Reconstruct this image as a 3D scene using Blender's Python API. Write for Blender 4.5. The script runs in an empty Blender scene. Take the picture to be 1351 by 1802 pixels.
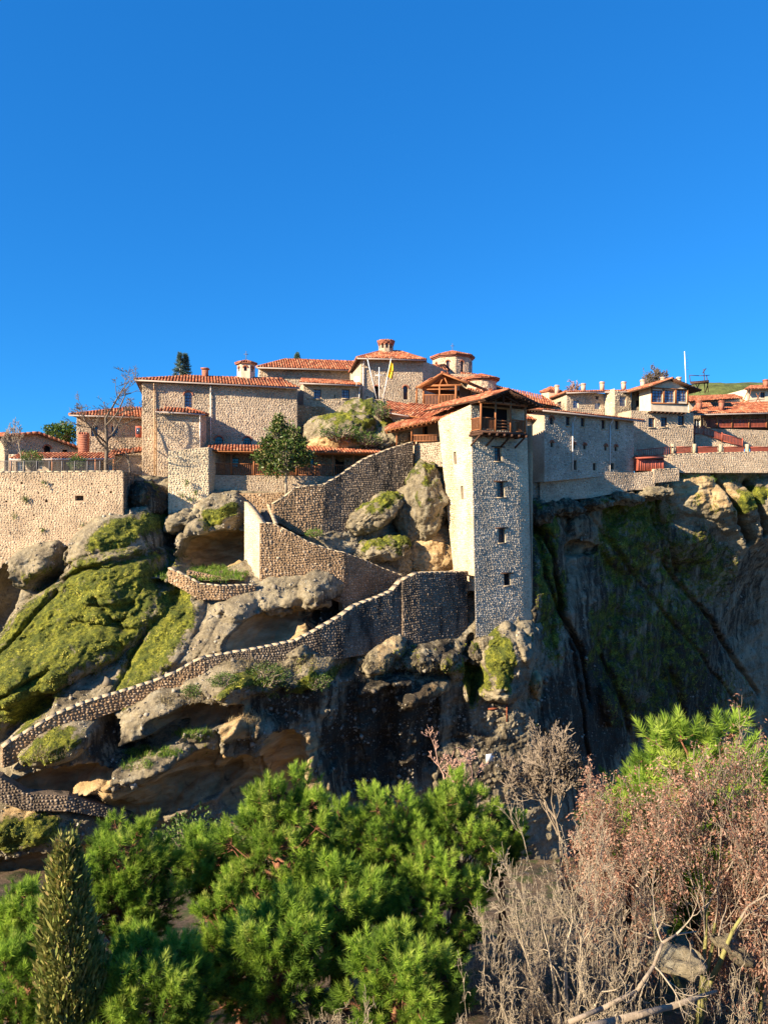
import bpy, math, random
import numpy as np
from mathutils import Vector, Matrix
scene = bpy.context.scene
COL = scene.collection
F = 1300.0                      # focal length in photo pixels
# ------------------------------------------------------------------ camera
cam_d = bpy.data.cameras.new('camera'); cam = bpy.data.objects.new('camera', cam_d); COL.objects.link(cam)
cam.location = (0, 0, 0); cam.rotation_euler = (math.radians(90), 0, 0)
cam_d.sensor_fit = 'HORIZONTAL'; cam_d.sensor_width = 36; cam_d.lens = 36*F/1351
cam_d.clip_start = 0.1; cam_d.clip_end = 6000
scene.camera = cam
# ------------------------------------------------------------------ light
AZ, EL = math.radians(35.5), math.radians(25)
SKY_STRENGTH, SUN_STRENGTH, EXPOSURE = 0.051, 4.75, 1.53
w = bpy.data.worlds.new('World'); scene.world = w; w.use_nodes = True
nt = w.node_tree; nt.nodes.clear()
sky = nt.nodes.new('ShaderNodeTexSky'); sky.sky_type = 'NISHITA'; sky.sun_disc = False
sky.sun_elevation = EL; sky.sun_rotation = math.atan2(-math.cos(AZ), -math.sin(AZ)); sky.altitude = 600
sky.air_density = 1.0; sky.dust_density = 0.25; sky.ozone_density = 3.0
tint = nt.nodes.new('ShaderNodeMix'); tint.data_type = 'RGBA'; tint.blend_type = 'MULTIPLY'; tint.inputs[0].default_value = 1.0
tint.inputs[7].default_value = (0.22, 0.86, 1.34, 1)
deep = nt.nodes.new('ShaderNodeMix'); deep.data_type = 'RGBA'; deep.inputs[0].default_value = .33; deep.inputs[7].default_value = (.05, 1.95, 7.0, 1)
bg = nt.nodes.new('ShaderNodeBackground'); bg.inputs[1].default_value = SKY_STRENGTH
out = nt.nodes.new('ShaderNodeOutputWorld')
nt.links.new(sky.outputs[0], tint.inputs[6]); nt.links.new(tint.outputs[2], deep.inputs[6]); nt.links.new(deep.outputs[2], bg.inputs[0]); nt.links.new(bg.outputs[0], out.inputs[0])
sd = bpy.data.lights.new('sun', 'SUN'); sd.energy = SUN_STRENGTH; sd.angle = math.radians(0.5); sd.color = (1.0, 0.85, 0.62)
sun = bpy.data.objects.new('sun', sd); COL.objects.link(sun)
sun.rotation_euler = Vector((math.cos(AZ)*math.cos(EL), math.sin(AZ)*math.cos(EL), -math.sin(EL))).to_track_quat('-Z', 'Y').to_euler()
scene.view_settings.view_transform = 'Standard'; scene.view_settings.look = 'None'
scene.view_settings.exposure = EXPOSURE; scene.view_settings.gamma = 1; scene.view_settings.use_curve_mapping = False

# ------------------------------------------------------------------ helpers
R = np.random.default_rng(7); random.seed(7)
def P(px, py, Y): return np.array([(px-675.5)*Y/F, Y, (901-py)*Y/F])
def P2(px, Y): return np.array([(px-675.5)*Y/F, Y])
def Zp(py, Y): return (901-py)*Y/F
def nrm(v): v = np.asarray(v, float); return v/(np.linalg.norm(v, axis=-1, keepdims=True)+1e-12)

class MB:
    def __init__(s): s.V = []; s.L = []; s.T = []; s.A = []; s.n = 0
    def add(s, v, faces, r=0.5):
        v = np.asarray(v, float).reshape(-1, 3)
        s.bulk(v[None], faces, np.array([r])); return s
    def bulk(s, V, faces, r):
        m, k, _ = V.shape
        if m == 0: return
        fl = np.concatenate([np.asarray(f) for f in faces]); ln = np.array([len(f) for f in faces])
        s.V.append(V.reshape(-1, 3)); s.A.append(np.repeat(r, k))
        s.L.append((s.n+np.arange(m)[:, None]*k+fl[None]).ravel()); s.T.append(np.tile(ln, m)); s.n += m*k
    def quad(s, a, b, c, d, r=0.5): s.add([a, b, c, d], [(0, 1, 2, 3)], r)
    def box(s, c, size, rz=0, r=0.5, M=None):
        x, y, z = [q/2 for q in size]
        v = np.array([(i*x, j*y, k*z) for i in (-1, 1) for j in (-1, 1) for k in (-1, 1)], float)
        if rz:
            cs, sn = math.cos(rz), math.sin(rz); v = np.stack([v[:, 0]*cs-v[:, 1]*sn, v[:, 0]*sn+v[:, 1]*cs, v[:, 2]], 1)
        if M is not None: v = v@M.T
        s.add(v+np.asarray(c), [(0, 1, 3, 2), (4, 6, 7, 5), (0, 4, 5, 1), (2, 3, 7, 6), (0, 2, 6, 4), (1, 5, 7, 3)], r)
    def bar(s, p0, p1, wd, ht, r=0.5):
        p0 = np.asarray(p0, float); p1 = np.asarray(p1, float); d = p1-p0; L = np.linalg.norm(d); d = d/L
        up = np.array([0, 0, 1.]) if abs(d[2]) < .95 else np.array([0, 1., 0]); sdv = nrm(np.cross(d, up)); up = np.cross(sdv, d)
        s.box((p0+p1)/2, (L, wd, ht), r=r, M=np.stack([d, sdv, up], 1))
    def segs(s, P0, P1, R0, R1, k=5, r=None, cap=False):
        P0 = np.asarray(P0, float); P1 = np.asarray(P1, float); m = len(P0)
        if m == 0: return
        R0 = np.broadcast_to(R0, m); R1 = np.broadcast_to(R1, m)
        d = nrm(P1-P0); ref = np.where(np.abs(d[:, 2:3]) > .9, np.array([[1., 0, 0]]), np.array([[0, 0, 1.]]))
        a = nrm(np.cross(d, ref)); b = np.cross(d, a)
        th = np.arange(k)/k*2*np.pi
        ring = a[:, None]*np.cos(th)[None, :, None]+b[:, None]*np.sin(th)[None, :, None]
        V = np.concatenate([P0[:, None]+ring*R0[:, None, None], P1[:, None]+ring*R1[:, None, None]], 1)
        f = [(i, (i+1) % k, k+(i+1) % k, k+i) for i in range(k)]
        if cap: f += [tuple(range(k))[::-1], tuple(range(k, 2*k))]
        s.bulk(V, f, np.full(m, .5) if r is None else r)
    def tube(s, pts, rad, k=6):
        pts = np.asarray(pts, float); rad = np.broadcast_to(rad, len(pts)); s.segs(pts[:-1], pts[1:], rad[:-1], rad[1:], k, cap=True)
    def build(s, name, mat, parent=None, smooth=False, attrs=None):
        me = bpy.data.meshes.new(name)
        V = np.concatenate(s.V); L = np.concatenate(s.L); T = np.concatenate(s.T)
        o = bpy.data.objects.new(name, me)
        if parent is not None: V = V-worldloc(parent)
        me.vertices.add(len(V)); me.vertices.foreach_set('co', V.astype(np.float32).ravel())
        me.loops.add(len(L)); me.loops.foreach_set('vertex_index', L.astype(np.int32))
        me.polygons.add(len(T)); me.polygons.foreach_set('loop_start', (np.cumsum(T)-T).astype(np.int32)); me.polygons.foreach_set('loop_total', T.astype(np.int32))
        if smooth: me.polygons.foreach_set('use_smooth', np.ones(len(T), bool))
        at = me.attributes.new('rnd', 'FLOAT', 'POINT'); at.data.foreach_set('value', np.concatenate(s.A).astype(np.float32))
        if attrs:
            for k, v in attrs.items():
                at = me.attributes.new(k, 'FLOAT', 'POINT'); at.data.foreach_set('value', np.asarray(v, np.float32))
        me.update(calc_edges=True); me.validate()
        if mat: me.materials.append(mat)
        COL.objects.link(o)
        if parent is not None: o.parent = parent
        return o
def worldloc(o):
    l = np.zeros(3)
    while o is not None: l = l+np.array(o.location); o = o.parent
    return l
def tag(o, label=None, cat=None, group=None, kind=None):
    if label: o['label'] = label
    if cat: o['category'] = cat
    if group: o['group'] = group
    if kind: o['kind'] = kind
    return o
def thing(name, label, cat, loc, group=None):
    o = bpy.data.objects.new(name, None); COL.objects.link(o); o.location = tuple(float(q) for q in loc); o.empty_display_size = .3
    return tag(o, label, cat, group)
def stuff(o): o['kind'] = 'stuff'; return o
def inst(name, mesh, parent, loc, rz=0):
    o = bpy.data.objects.new(name, mesh); COL.objects.link(o); o.parent = parent
    o.location = tuple(np.asarray(loc)-worldloc(parent)); o.rotation_euler = (0, 0, rz); return o
def copy_tree(o, parent=None):
    c = o.copy(); COL.objects.link(c); c.parent = parent
    for ch in [q for q in o.children]: copy_tree(ch, c)
    return c

# ------------------------------------------------------------------ materials
def newmat(name):
    m = bpy.data.materials.new(name); m.use_nodes = True; n = m.node_tree.nodes; n.clear()
    o = n.new('ShaderNodeOutputMaterial'); b = n.new('ShaderNodeBsdfPrincipled'); m.node_tree.links.new(b.outputs[0], o.inputs[0])
    b.inputs['Roughness'].default_value = .85; b.inputs['Specular IOR Level'].default_value = .25
    return m, n, m.node_tree.links, b
def ramp(n, stops, fac=None, l=None, interp='LINEAR'):
    r = n.new('ShaderNodeValToRGB'); e = r.color_ramp.elements; r.color_ramp.interpolation = interp
    while len(e) < len(stops): e.new(.5)
    for i, (p, c) in enumerate(stops): e[i].position = p; e[i].color = (c if len(c) == 4 else (*c, 1)) if not isinstance(c, (int, float)) else (c, c, c, 1)
    if fac is not None: l.new(fac, r.inputs[0])
    return r.outputs[0]
def noise(n, l, scale, det=4, rough=.55, vec=None, dist=0):
    t = n.new('ShaderNodeTexNoise'); t.inputs['Scale'].default_value = scale; t.inputs['Detail'].default_value = det; t.inputs['Roughness'].default_value = rough; t.inputs['Distortion'].default_value = dist
    if vec is not None: l.new(vec, t.inputs['Vector'])
    return t.outputs['Fac']
def voro(n, l, scale, vec=None, feat='F1', out='Distance'):
    t = n.new('ShaderNodeTexVoronoi'); t.feature = feat; t.inputs['Scale'].default_value = scale
    if vec is not None: l.new(vec, t.inputs['Vector'])
    return t.outputs[out]
def mix(n, l, fac, a, b, mode='MIX'):
    m = n.new('ShaderNodeMix'); m.data_type = 'RGBA'; m.blend_type = mode
    for k, v in ((0, fac), (6, a), (7, b)):
        if isinstance(v, (int, float)): m.inputs[k].default_value = v if k == 0 else (v, v, v, 1)
        elif isinstance(v, tuple): m.inputs[k].default_value = (*v, 1) if len(v) == 3 else v
        else: l.new(v, m.inputs[k])
    return m.outputs[2]
def mth(n, l, op, a, b=0.0, clamp=False):
    m = n.new('ShaderNodeMath'); m.operation = op; m.use_clamp = clamp
    for k, v in ((0, a), (1, b)):
        if isinstance(v, (int, float)): m.inputs[k].default_value = v
        else: l.new(v, m.inputs[k])
    return m.outputs[0]
def attr(n, name):
    a = n.new('ShaderNodeAttribute'); a.attribute_name = name; return a.outputs['Fac']
def wpos(n, l, sc=(1, 1, 1)):
    g = n.new('ShaderNodeNewGeometry')
    if sc == (1, 1, 1): return g.outputs['Position']
    m = n.new('ShaderNodeMapping'); m.inputs['Scale'].default_value = sc; l.new(g.outputs['Position'], m.inputs[0]); return m.outputs[0]
def bump(n, l, b, h, dist=.05, st=1.0, prev=None):
    t = n.new('ShaderNodeBump'); t.inputs['Distance'].default_value = dist; t.inputs['Strength'].default_value = st; l.new(h, t.inputs['Height'])
    if prev is not None: l.new(prev, t.inputs['Normal'])
    if b is not None: l.new(t.outputs[0], b.inputs['Normal'])
    return t.outputs[0]
def stone_mat(name, cols, stain_shade=0.0):
    m, n, l, b = newmat(name); r = attr(n, 'rnd')
    c = ramp(n, [(i/(len(cols)-1), q) for i, q in enumerate(cols)], r, l)
    v = wpos(n, l); c = mix(n, l, .55, c, ramp(n, [(.3, .55), (.7, 1.25)], noise(n, l, 7, 5, .65, v), l), 'MULTIPLY')
    c = mix(n, l, .7, c, ramp(n, [(.3, .55), (.62, 1.12)], noise(n, l, .45, 4, .6, v), l), 'MULTIPLY')
    if stain_shade > 0:
        s = noise(n, l, 1, 5, .6, wpos(n, l, (1.1, 1.1, .28)))
        c = mix(n, l, mth(n, l, 'MULTIPLY', ramp(n, [(.5, 0), (.62, 1)], s, l), stain_shade), c, (.03, .026, .022))
    l.new(c, b.inputs['Base Color']); bump(n, l, b, noise(n, l, 14, 4, .7, v), .035, .8)
    return m
def simple_mat(name, col, rough=.8, var=.3, sc=6, bumpd=.01, stretch=(1, 1, 1), rnd=0.0, metal=0, spec=.25):
    m, n, l, b = newmat(name); v = wpos(n, l, stretch)
    c = mix(n, l, 1.0, col, ramp(n, [(.3, 1-var), (.7, 1+var)], noise(n, l, sc, 5, .6, v), l), 'MULTIPLY')
    if rnd: c = mix(n, l, 1.0, c, ramp(n, [(0, 1-rnd), (1, 1+rnd)], attr(n, 'rnd'), l), 'MULTIPLY')
    l.new(c, b.inputs['Base Color']); b.inputs['Roughness'].default_value = rough; b.inputs['Metallic'].default_value = metal; b.inputs['Specular IOR Level'].default_value = spec
    if bumpd: bump(n, l, b, noise(n, l, sc*3, 4, .6, v), bumpd, .7)
    return m
M = {}
M['mortar'] = stone_mat('mortar', [(.50, .385, .27), (.50, .385, .27)])
M['mortar_pale'] = stone_mat('mortar_pale', [(.64, .51, .34), (.64, .51, .34)])
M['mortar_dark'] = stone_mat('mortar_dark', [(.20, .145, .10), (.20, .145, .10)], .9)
M['stone'] = stone_mat('stone_warm', [(.29, .20, .13), (.58, .44, .30), (.50, .34, .21), (.66, .53, .38), (.40, .29, .20), (.62, .47, .32)])
M['stone_pale'] = stone_mat('stone_pale', [(.40, .30, .20), (.68, .54, .36), (.58, .43, .28), (.74, .62, .44), (.50, .39, .26)])
M['stone_grey'] = stone_mat('stone_grey', [(.24, .20, .16), (.52, .455, .37), (.38, .325, .26), (.62, .55, .46), (.44, .38, .31), (.56, .49, .39)])
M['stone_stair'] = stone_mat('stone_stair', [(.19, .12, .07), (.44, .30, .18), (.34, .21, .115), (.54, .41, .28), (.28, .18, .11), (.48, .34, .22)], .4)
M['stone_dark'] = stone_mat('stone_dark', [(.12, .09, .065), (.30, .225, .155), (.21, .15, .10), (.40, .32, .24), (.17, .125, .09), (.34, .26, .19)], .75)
M['stone_peach'] = stone_mat('stone_peach', [(.33, .23, .15), (.60, .45, .30), (.52, .35, .22), (.68, .54, .38), (.42, .30, .20), (.64, .48, .32)])
M['mortar_peach'] = stone_mat('mortar_peach', [(.50, .36, .235), (.50, .36, .235)])
M['mortar_stair'] = stone_mat('mortar_stair', [(.34, .215, .115), (.34, .215, .115)], .3)
M['plaster'] = simple_mat('cream_plaster', (.62, .50, .36), .9, .2, 2, .01)
M['plaster_pink'] = simple_mat('pink_plaster', (.58, .38, .27), .9, .2, 2, .01)
M['brick_red'] = simple_mat('brick_red', (.34, .13, .08), .9, .35, 9, .01)
M['coping'] = simple_mat('coping_stone', (.42, .33, .22), .9, .4, 5, .04)
def tile_mat():
    m, n, l, b = newmat('terracotta_tile')
    c = ramp(n, [(0, (.16, .045, .024)), (.35, (.32, .09, .042)), (.7, (.42, .14, .066)), (1, (.46, .23, .13))], attr(n, 'rnd'), l)
    v = wpos(n, l); c = mix(n, l, .8, c, ramp(n, [(.35, .4), (.6, 1.15)], noise(n, l, 1.6, 6, .75, v), l), 'MULTIPLY')
    c = mix(n, l, ramp(n, [(.55, 0), (.66, .5)], noise(n, l, 3.1, 6, .75, v), l), c, (.23, .17, .11))
    l.new(c, b.inputs['Base Color']); b.inputs['Roughness'].default_value = .85; return m
M['tile'] = tile_mat()
M['wood'] = simple_mat('brown_timber', (.30, .115, .045), .7, .35, 3, .01, (8, 8, 1), .25)
M['wood_dark'] = simple_mat('dark_timber', (.075, .036, .022), .8, .4, 3, .01, (3, 3, 3), .2)
M['red_paint'] = simple_mat('red_brown_paint', (.36, .09, .055), .6, .2, 3, 0, rnd=.2)
M['gutter'] = simple_mat('gutter_metal', (.36, .29, .26), .5, .15, 2, 0)
M['pipe'] = simple_mat('pale_downpipe', (.66, .60, .55), .5, .1, 2, 0)
M['pipe_tan'] = simple_mat('tan_downpipe', (.42, .27, .16), .5, .1, 2, 0)
M['metal'] = simple_mat('grey_metal', (.13, .12, .12), .5, .2, 3, 0)
M['white'] = simple_mat('white_paint', (.78, .78, .76), .6, .1, 2, 0)
M['frame'] = simple_mat('window_frame_brown', (.12, .06, .04), .6, .2, 5, 0)
M['glass'] = simple_mat('window_glass', (.035, .05, .08), .12, .2, 1, 0, spec=.8)
M['glass_reflect'] = simple_mat('window_glass_sky_reflection', (.16, .22, .34), .15, .3, 2, 0, spec=.8)  # blue sky reflection put into the pane colour
M['dark'] = simple_mat('dark_interior', (.015, .012, .012), .95, .2, 2, 0)
M['lead'] = simple_mat('lead_sheet', (.34, .38, .42), .5, .2, 4, 0)

# ------------------------------------------------------------------ walls, windows, roofs
class Face:
    def __init__(s, A, B, zb, zt, zt2=None, zb2=None, At=None, Bt=None):
        s.A = np.asarray(A, float); s.B = np.asarray(B, float); s.At = s.A if At is None else np.asarray(At, float); s.Bt = s.B if Bt is None else np.asarray(Bt, float)
        s.zb, s.zt = zb, zt; s.zb2 = zb if zb2 is None else zb2; s.zt2 = zt if zt2 is None else zt2
        s.lo = min(s.zb, s.zb2); s.hi = max(s.zt, s.zt2); s.L = np.linalg.norm(s.B-s.A); d = (s.B-s.A)/s.L; s.n = np.array([d[1], -d[0], 0]); s.d = np.array([d[0], d[1], 0])
    def bot(s, u): return s.zb+(s.zb2-s.zb)*u/s.L
    def top(s, u): return s.zt+(s.zt2-s.zt)*u/s.L
    def pt(s, u, z, off=0.0):
        u = np.asarray(u, float); z = np.asarray(z, float); t = (u/s.L)[..., None]; k = ((z-s.lo)/(s.hi-s.lo))[..., None]
        xy = (s.A*(1-t)+s.B*t)*(1-k)+(s.At*(1-t)+s.Bt*t)*k
        off = np.broadcast_to(np.asarray(off, float), u.shape)[..., None]
        return np.concatenate([xy, z[..., None]], -1)+off*s.n
    def px(s, px, py):
        k = (px-675.5)/F; A, B = s.A, s.B; A = (A+s.At)/2; B = (B+s.Bt)/2
        t = (k*A[1]-A[0])/((B[0]-A[0])-k*(B[1]-A[1])); Y = A[1]+t*(B[1]-A[1]); return t*s.L, Zp(py, Y)
def wallface(mb, f, holes, depth=.32, r=.5):
    us = sorted({0.0, f.L} | {h[0] for h in holes} | {h[2] for h in holes})
    for a, b in zip(us[:-1], us[1:]):
        if b-a < 1e-4: continue
        hs = sorted([h for h in holes if h[0] < b-1e-4 and h[2] > a+1e-4], key=lambda h: h[1]); z = None
        for h in hs+[None]:
            za, zb_ = (f.bot(a), f.bot(b)) if z is None else (z, z)
            ya, yb = (f.top(a), f.top(b)) if h is None else (h[1], h[1])
            if ya > za or yb > zb_: mb.quad(f.pt(a, za), f.pt(b, zb_), f.pt(b, yb), f.pt(a, ya), r)
            if h: z = h[3]
    for h in holes:
        u0, z0, u1, z1 = h[:4]; q = [(u0, z0), (u1, z0), (u1, z1), (u0, z1)]
        for i in range(4):
            (a, c), (b, d) = q[i], q[(i+1) % 4]
            mb.quad(f.pt(a, c), f.pt(a, c, -depth), f.pt(b, d, -depth), f.pt(b, d), r)
        if h[4].startswith('arch'):
            rad = (u1-u0)/2; uc = (u0+u1)/2; zc = z1-rad
            for sgn, cu in ((-1, u0), (1, u1)):
                th = np.linspace(0, np.pi/2, 6); pu = uc+sgn*rad*np.cos(th); pz = zc+rad*np.sin(th)
                v = np.concatenate([f.pt(cu, z1, .004)[None], f.pt(pu, pz, .004)]); mb.add(v, [(0, i, i+1) for i in range(1, 6)], r)
                w_ = f.pt(pu, pz, -depth); 
                for i in range(5): mb.quad(v[i+1], v[i+2], w_[i+1], w_[i], r)
def clad(mb, f, holes=(), w=.34, h=.20, gap=.12, proud=.05, jit=.22, marg=.0, rng=R):
    z = f.lo; U = []; Z = []; HW = []; HH = []
    while z < f.hi-.04:
        hh = h*rng.uniform(.75, 1.3); u = rng.uniform(0, w*.4)*0
        while u < f.L-.05:
            ww = w*rng.uniform(.55, 1.5); ww = min(ww, f.L-u) if f.L-u-ww > .08 else f.L-u
            U.append(u+ww/2); Z.append(z+hh/2); HW.append(ww/2); HH.append(hh/2); u += ww
        z += hh
    if not U: return
    U, Z, HW, HH = map(np.array, (U, Z, HW, HH)); Z = Z+.35*h*np.sin(U*1.9+Z*.7+rng.uniform(0, 6))+.3*h*np.sin(U*.6+Z*2.1)+rng.uniform(-.18, .18, len(U))*h
    lo = np.maximum(f.bot(U), 0*U+f.lo)+marg; hi = f.top(U)-marg
    z0 = np.maximum(Z-HH, lo); z1 = np.minimum(Z+HH, hi); ok = z1-z0 > .05
    for hl in holes:
        m = .03; ok &= ~((U+HW*.8 > hl[0]-m) & (U-HW*.8 < hl[2]+m) & (z1 > hl[1]-m+.02) & (z0 < hl[3]+m-.02))
    U, HW, z0, z1 = U[ok], HW[ok], z0[ok], z1[ok]; Zc = (z0+z1)/2; HH = (z1-z0)/2; n = len(U); bg_ = rng.random(n) < .14; HH = np.where(bg_, HH*1.55, HH); HW = np.where(bg_, HW*1.15, HW); HW = np.where(rng.random(n) < .2, HW*.7, HW)
    th = np.array([30, 90, 150, 210, 270, 330])*np.pi/180+rng.uniform(-.25, .25, (n, 6))
    sx = np.sign(np.cos(th))*np.abs(np.cos(th))**.55; sz = np.sign(np.sin(th))*np.abs(np.sin(th))**.6
    g = 1-rng.uniform(gap*.5, gap*1.6, (n, 6)); jr = 1+rng.uniform(-jit, jit*.3, (n, 6))
    du = sx*HW[:, None]*g*jr; dz = sz*HH[:, None]*g*jr
    pr = proud*rng.uniform(.3, 1.2, n)*np.where(bg_, 1.25, 1); tu = rng.uniform(-.35, .35, n); tz = rng.uniform(-.45, .35, n)
    Ub, Zb = U[:, None]+du, Zc[:, None]+dz; Uf, Zf = U[:, None]+du*.74, Zc[:, None]+dz*.72
    offf = pr[:, None]+tu[:, None]*du*.35+tz[:, None]*dz*.4; offf = np.maximum(offf, .008)
    V = np.concatenate([f.pt(np.clip(Ub, 0, f.L), Zb, -.01), f.pt(np.clip(Uf, 0, f.L), Zf, offf)], 1)
    mb.bulk(V, [(i, (i+1) % 6, 6+(i+1) % 6, 6+i) for i in range(6)]+[(6, 7, 8, 9, 10, 11)], rng.uniform(0, 1, n))
STY = {'warm': dict(mat='stone', mor='mortar', w=.23, h=.14, gap=.06, proud=.022), 'pale': dict(mat='stone_pale', mor='mortar_pale', w=.23, h=.14, gap=.08, proud=.028),
       'grey': dict(mat='stone_grey', mor='mortar', w=.24, h=.135, gap=.09, proud=.034), 'stair': dict(mat='stone_stair', mor='mortar_stair', w=.23, h=.17, gap=.15, proud=.05),
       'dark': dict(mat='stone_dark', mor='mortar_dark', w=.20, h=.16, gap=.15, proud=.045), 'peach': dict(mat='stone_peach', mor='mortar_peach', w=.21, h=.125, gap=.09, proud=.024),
       'fine': dict(mat='stone', mor='mortar', w=.26, h=.16, gap=.08, proud=.025)}
def do_clad(sty, f, holes, cl):
    st = dict(STY[sty]); mt = st.pop('mat'); st.pop('mor'); cl.setdefault(mt, MB()); clad(cl[mt], f, holes, **st)
def windows(root, f, holes, depth=.32):
    for (u0, z0, u1, z1, kind) in holes:
        mb = MB(); t = .05; o1 = -depth*.55; arch = kind.startswith('arch'); ww, hh = u1-u0, z1-z0
        def bar(a, b, c, d, off=o1, th=.05):   # rectangle in face plane with thickness
            v = [f.pt(a, b, off), f.pt(c, b, off), f.pt(c, d, off), f.pt(a, d, off), f.pt(a, b, off-th), f.pt(c, b, off-th), f.pt(c, d, off-th), f.pt(a, d, off-th)]
            mb.add(v, [(0, 1, 2, 3), (0, 4, 5, 1), (1, 5, 6, 2), (2, 6, 7, 3), (3, 7, 4, 0)])
        zt = z1-ww/2 if arch else z1
        bar(u0, z0, u0+t, zt); bar(u1-t, z0, u1, zt); bar(u0+t, z0, u1-t, z0+t)
        if not arch: bar(u0+t, z1-t, u1-t, z1)
        if 'bars' in kind or 'pane' in kind:
            nv = 3 if 'bars' in kind else 2; nh = max(2, int(hh/.28)) if 'bars' in kind else 3
            for i in range(1, nv): bar(u0+ww*i/nv-.018, z0+t, u0+ww*i/nv+.018, zt if arch else z1-t, o1+.01, .03)
            for i in range(1, nh): bar(u0+t, z0+hh*i/nh-.015, u1-t, z0+hh*i/nh+.015, o1+.005, .03)
        wo = mb.build('window', M['white'] if 'white' in kind else M['frame'], root)
        p = MB(); p.quad(f.pt(u0, z0, o1-.06), f.pt(u1, z0, o1-.06), f.pt(u1, z1, o1-.06), f.pt(u0, z1, o1-.06))
        p.build('pane', M['dark'] if 'open' in kind else M['glass_reflect'] if 'blue' in kind else M['glass'], wo)
        if arch:
            a = MB(); rad = ww/2; uc = (u0+u1)/2; zc = z1-rad; th = np.linspace(0, np.pi, 11)
            for i in range(10):
                c = [(uc+q*np.cos(th[j]), zc+q*np.sin(th[j])) for q in (rad, rad+.14) for j in (i, i+1)]
                v = [f.pt(x, z, .05) for x, z in c]+[f.pt(x, z, -.04) for x, z in c]
                a.add(v, [(0, 1, 3, 2), (0, 4, 5, 1), (2, 3, 7, 6), (0, 2, 6, 4), (1, 5, 7, 3)], R.uniform(0, 1))
            a.build('arch_trim', M['brick_red'], wo)
        if 'lintel' in kind:
            a = MB(); a.bar(f.pt(u0-.35, z1+.05, .03), f.pt(u1+.35, z1+.05, .03), .12, .09); a.build('lintel', M['wood_dark'], wo)
            a = MB(); a.bar(f.pt(u0-.1, z0-.04, .03), f.pt(u1+.1, z0-.04, .03), .12, .07); a.build('sill', M['coping'], wo)
        if 'sill' in kind:
            a = MB(); a.bar(f.pt(u0-.06, z0-.05, .04), f.pt(u1+.06, z0-.05, .04), .14, .08); a.build('sill', M['coping'], wo)
def building(name, label, cat, specs, back=6.0, sty='warm', sides=('', ''), group=None, nf=None):
    """specs: list of dict A=(px,Y) B=(px,Y) top=py@A bot=py@A [top2=py@B] holes"""
    a, b = specs[0], specs[-1]; c = (P2(*a['A'])+P2(*b['B']))/2
    root = thing(name, label, cat, (c[0], c[1], Zp(a['bot'], a['A'][1])), group)
    wb = MB(); cl = {}; fs = []
    for s in specs:
        A, B = P2(*s['A']), P2(*s['B']); YA, YB = s['A'][1], s['B'][1]
        zt = Zp(s['top'], YA); zt2 = Zp(s['top2'], YB) if 'top2' in s else zt; zb = Zp(s['bot'], YA); zb2 = Zp(s['bot2'], YB) if 'bot2' in s else zb
        f = Face(A, B, zb, zt, zt2, zb2); hs = []
        for (x0, y0, x1, y1, k) in s.get('holes', []):
            u0, z1 = f.px(x0, y0); u1, z0 = f.px(x1, y1); _, z1b = f.px(x1, y0); hs.append((u0, z0, u1, (z1+z1b)/2, k))
        wallface(wb, f, hs); st = s.get('sty', sty)
        if st: do_clad(st, f, hs, cl)
        windows(root, f, hs); fs.append(f)
    f0, f1 = fs[0], fs[-1]; n = (fs[nf].n if nf is not None else nrm(sum(f.n for f in fs)))[:2]; A = f0.A; B = f1.B; Ab = A-n*back; Bb = B-n*back
    for (p, q, za, zb_, st) in ((Ab, A, f0.zt, f0.zb, sides[0]), (B, Bb, f1.zt2, f1.zb2, sides[1]), (Bb, Ab, f0.zt, f0.zb, '')):
        g = Face(p, q, zb_, za); wallface(wb, g, [])
        if st: do_clad(st, g, [], cl)
    mor = M[STY[sty]['mor']] if sty else M['plaster']
    wo = wb.build('wall', mor, root)
    for k, mb in cl.items(): stuff(mb.build('stone', M[k], wo))
    root_faces[root.name] = fs
    return root, fs
root_faces = {}
def tiles(mb, e0, e1, r1, r0, col=.27, tl=.44, rad=.105, rng=R):
    e0, e1, r1, r0 = [np.asarray(q, float) for q in (e0, e1, r1, r0)]
    U = nrm(e1-e0); N = nrm(np.cross(e1-e0, (r0+r1)/2-(e0+e1)/2)); 
    if N[2] < 0: N = -N
    W = np.cross(N, U); 
    if np.dot(W, (r0+r1)/2-e0) < 0: W = -W
    poly = [(np.dot(q-e0, U), np.dot(q-e0, W)) for q in (e0, e1, r1, r0)]
    umin = min(p[0] for p in poly); umax = max(p[0] for p in poly); vs = []; rr = []
    th = np.linspace(0, np.pi, 5); c, s = np.cos(th), np.sin(th)
    for i in range(int((umax-umin)/col)+1):
        u = umin+(i+.5)*col+rng.uniform(-.012, .012); ws = []
        for k in range(4):
            (a, b), (cc, d) = poly[k], poly[(k+1) % 4]
            if abs(cc-a) > 1e-6 and (a-u)*(cc-u) <= 0: ws.append(b+(d-b)*(u-a)/(cc-a))
        if len(ws) < 2: continue
        w0, w1 = min(ws), max(ws); w_ = w0-.04
        while w_ < w1-.05:
            e = min(w_+tl*1.08, w1+.02); lift = rng.uniform(0, .012); sh = rng.uniform(-.012, .012)
            lo = e0+U*u+W*w_+N*(.03+lift); hi = e0+U*u+W*e+N*(.005)
            A = lo+np.outer(c*rad*1.08, U)+np.outer(s*rad*1.05, N)+U*sh; B = hi+np.outer(c*rad*.88, U)+np.outer(s*rad*.85, N)
            vs.append(np.concatenate([A, B, [lo-N*.02]])); rr.append(rng.uniform(0, 1)); w_ += tl
    if vs: mb.bulk(np.array(vs), [(j, j+1, 5+j+1, 5+j) for j in range(4)]+[(0, 10, 4, 3, 2, 1)], np.array(rr))
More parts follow.
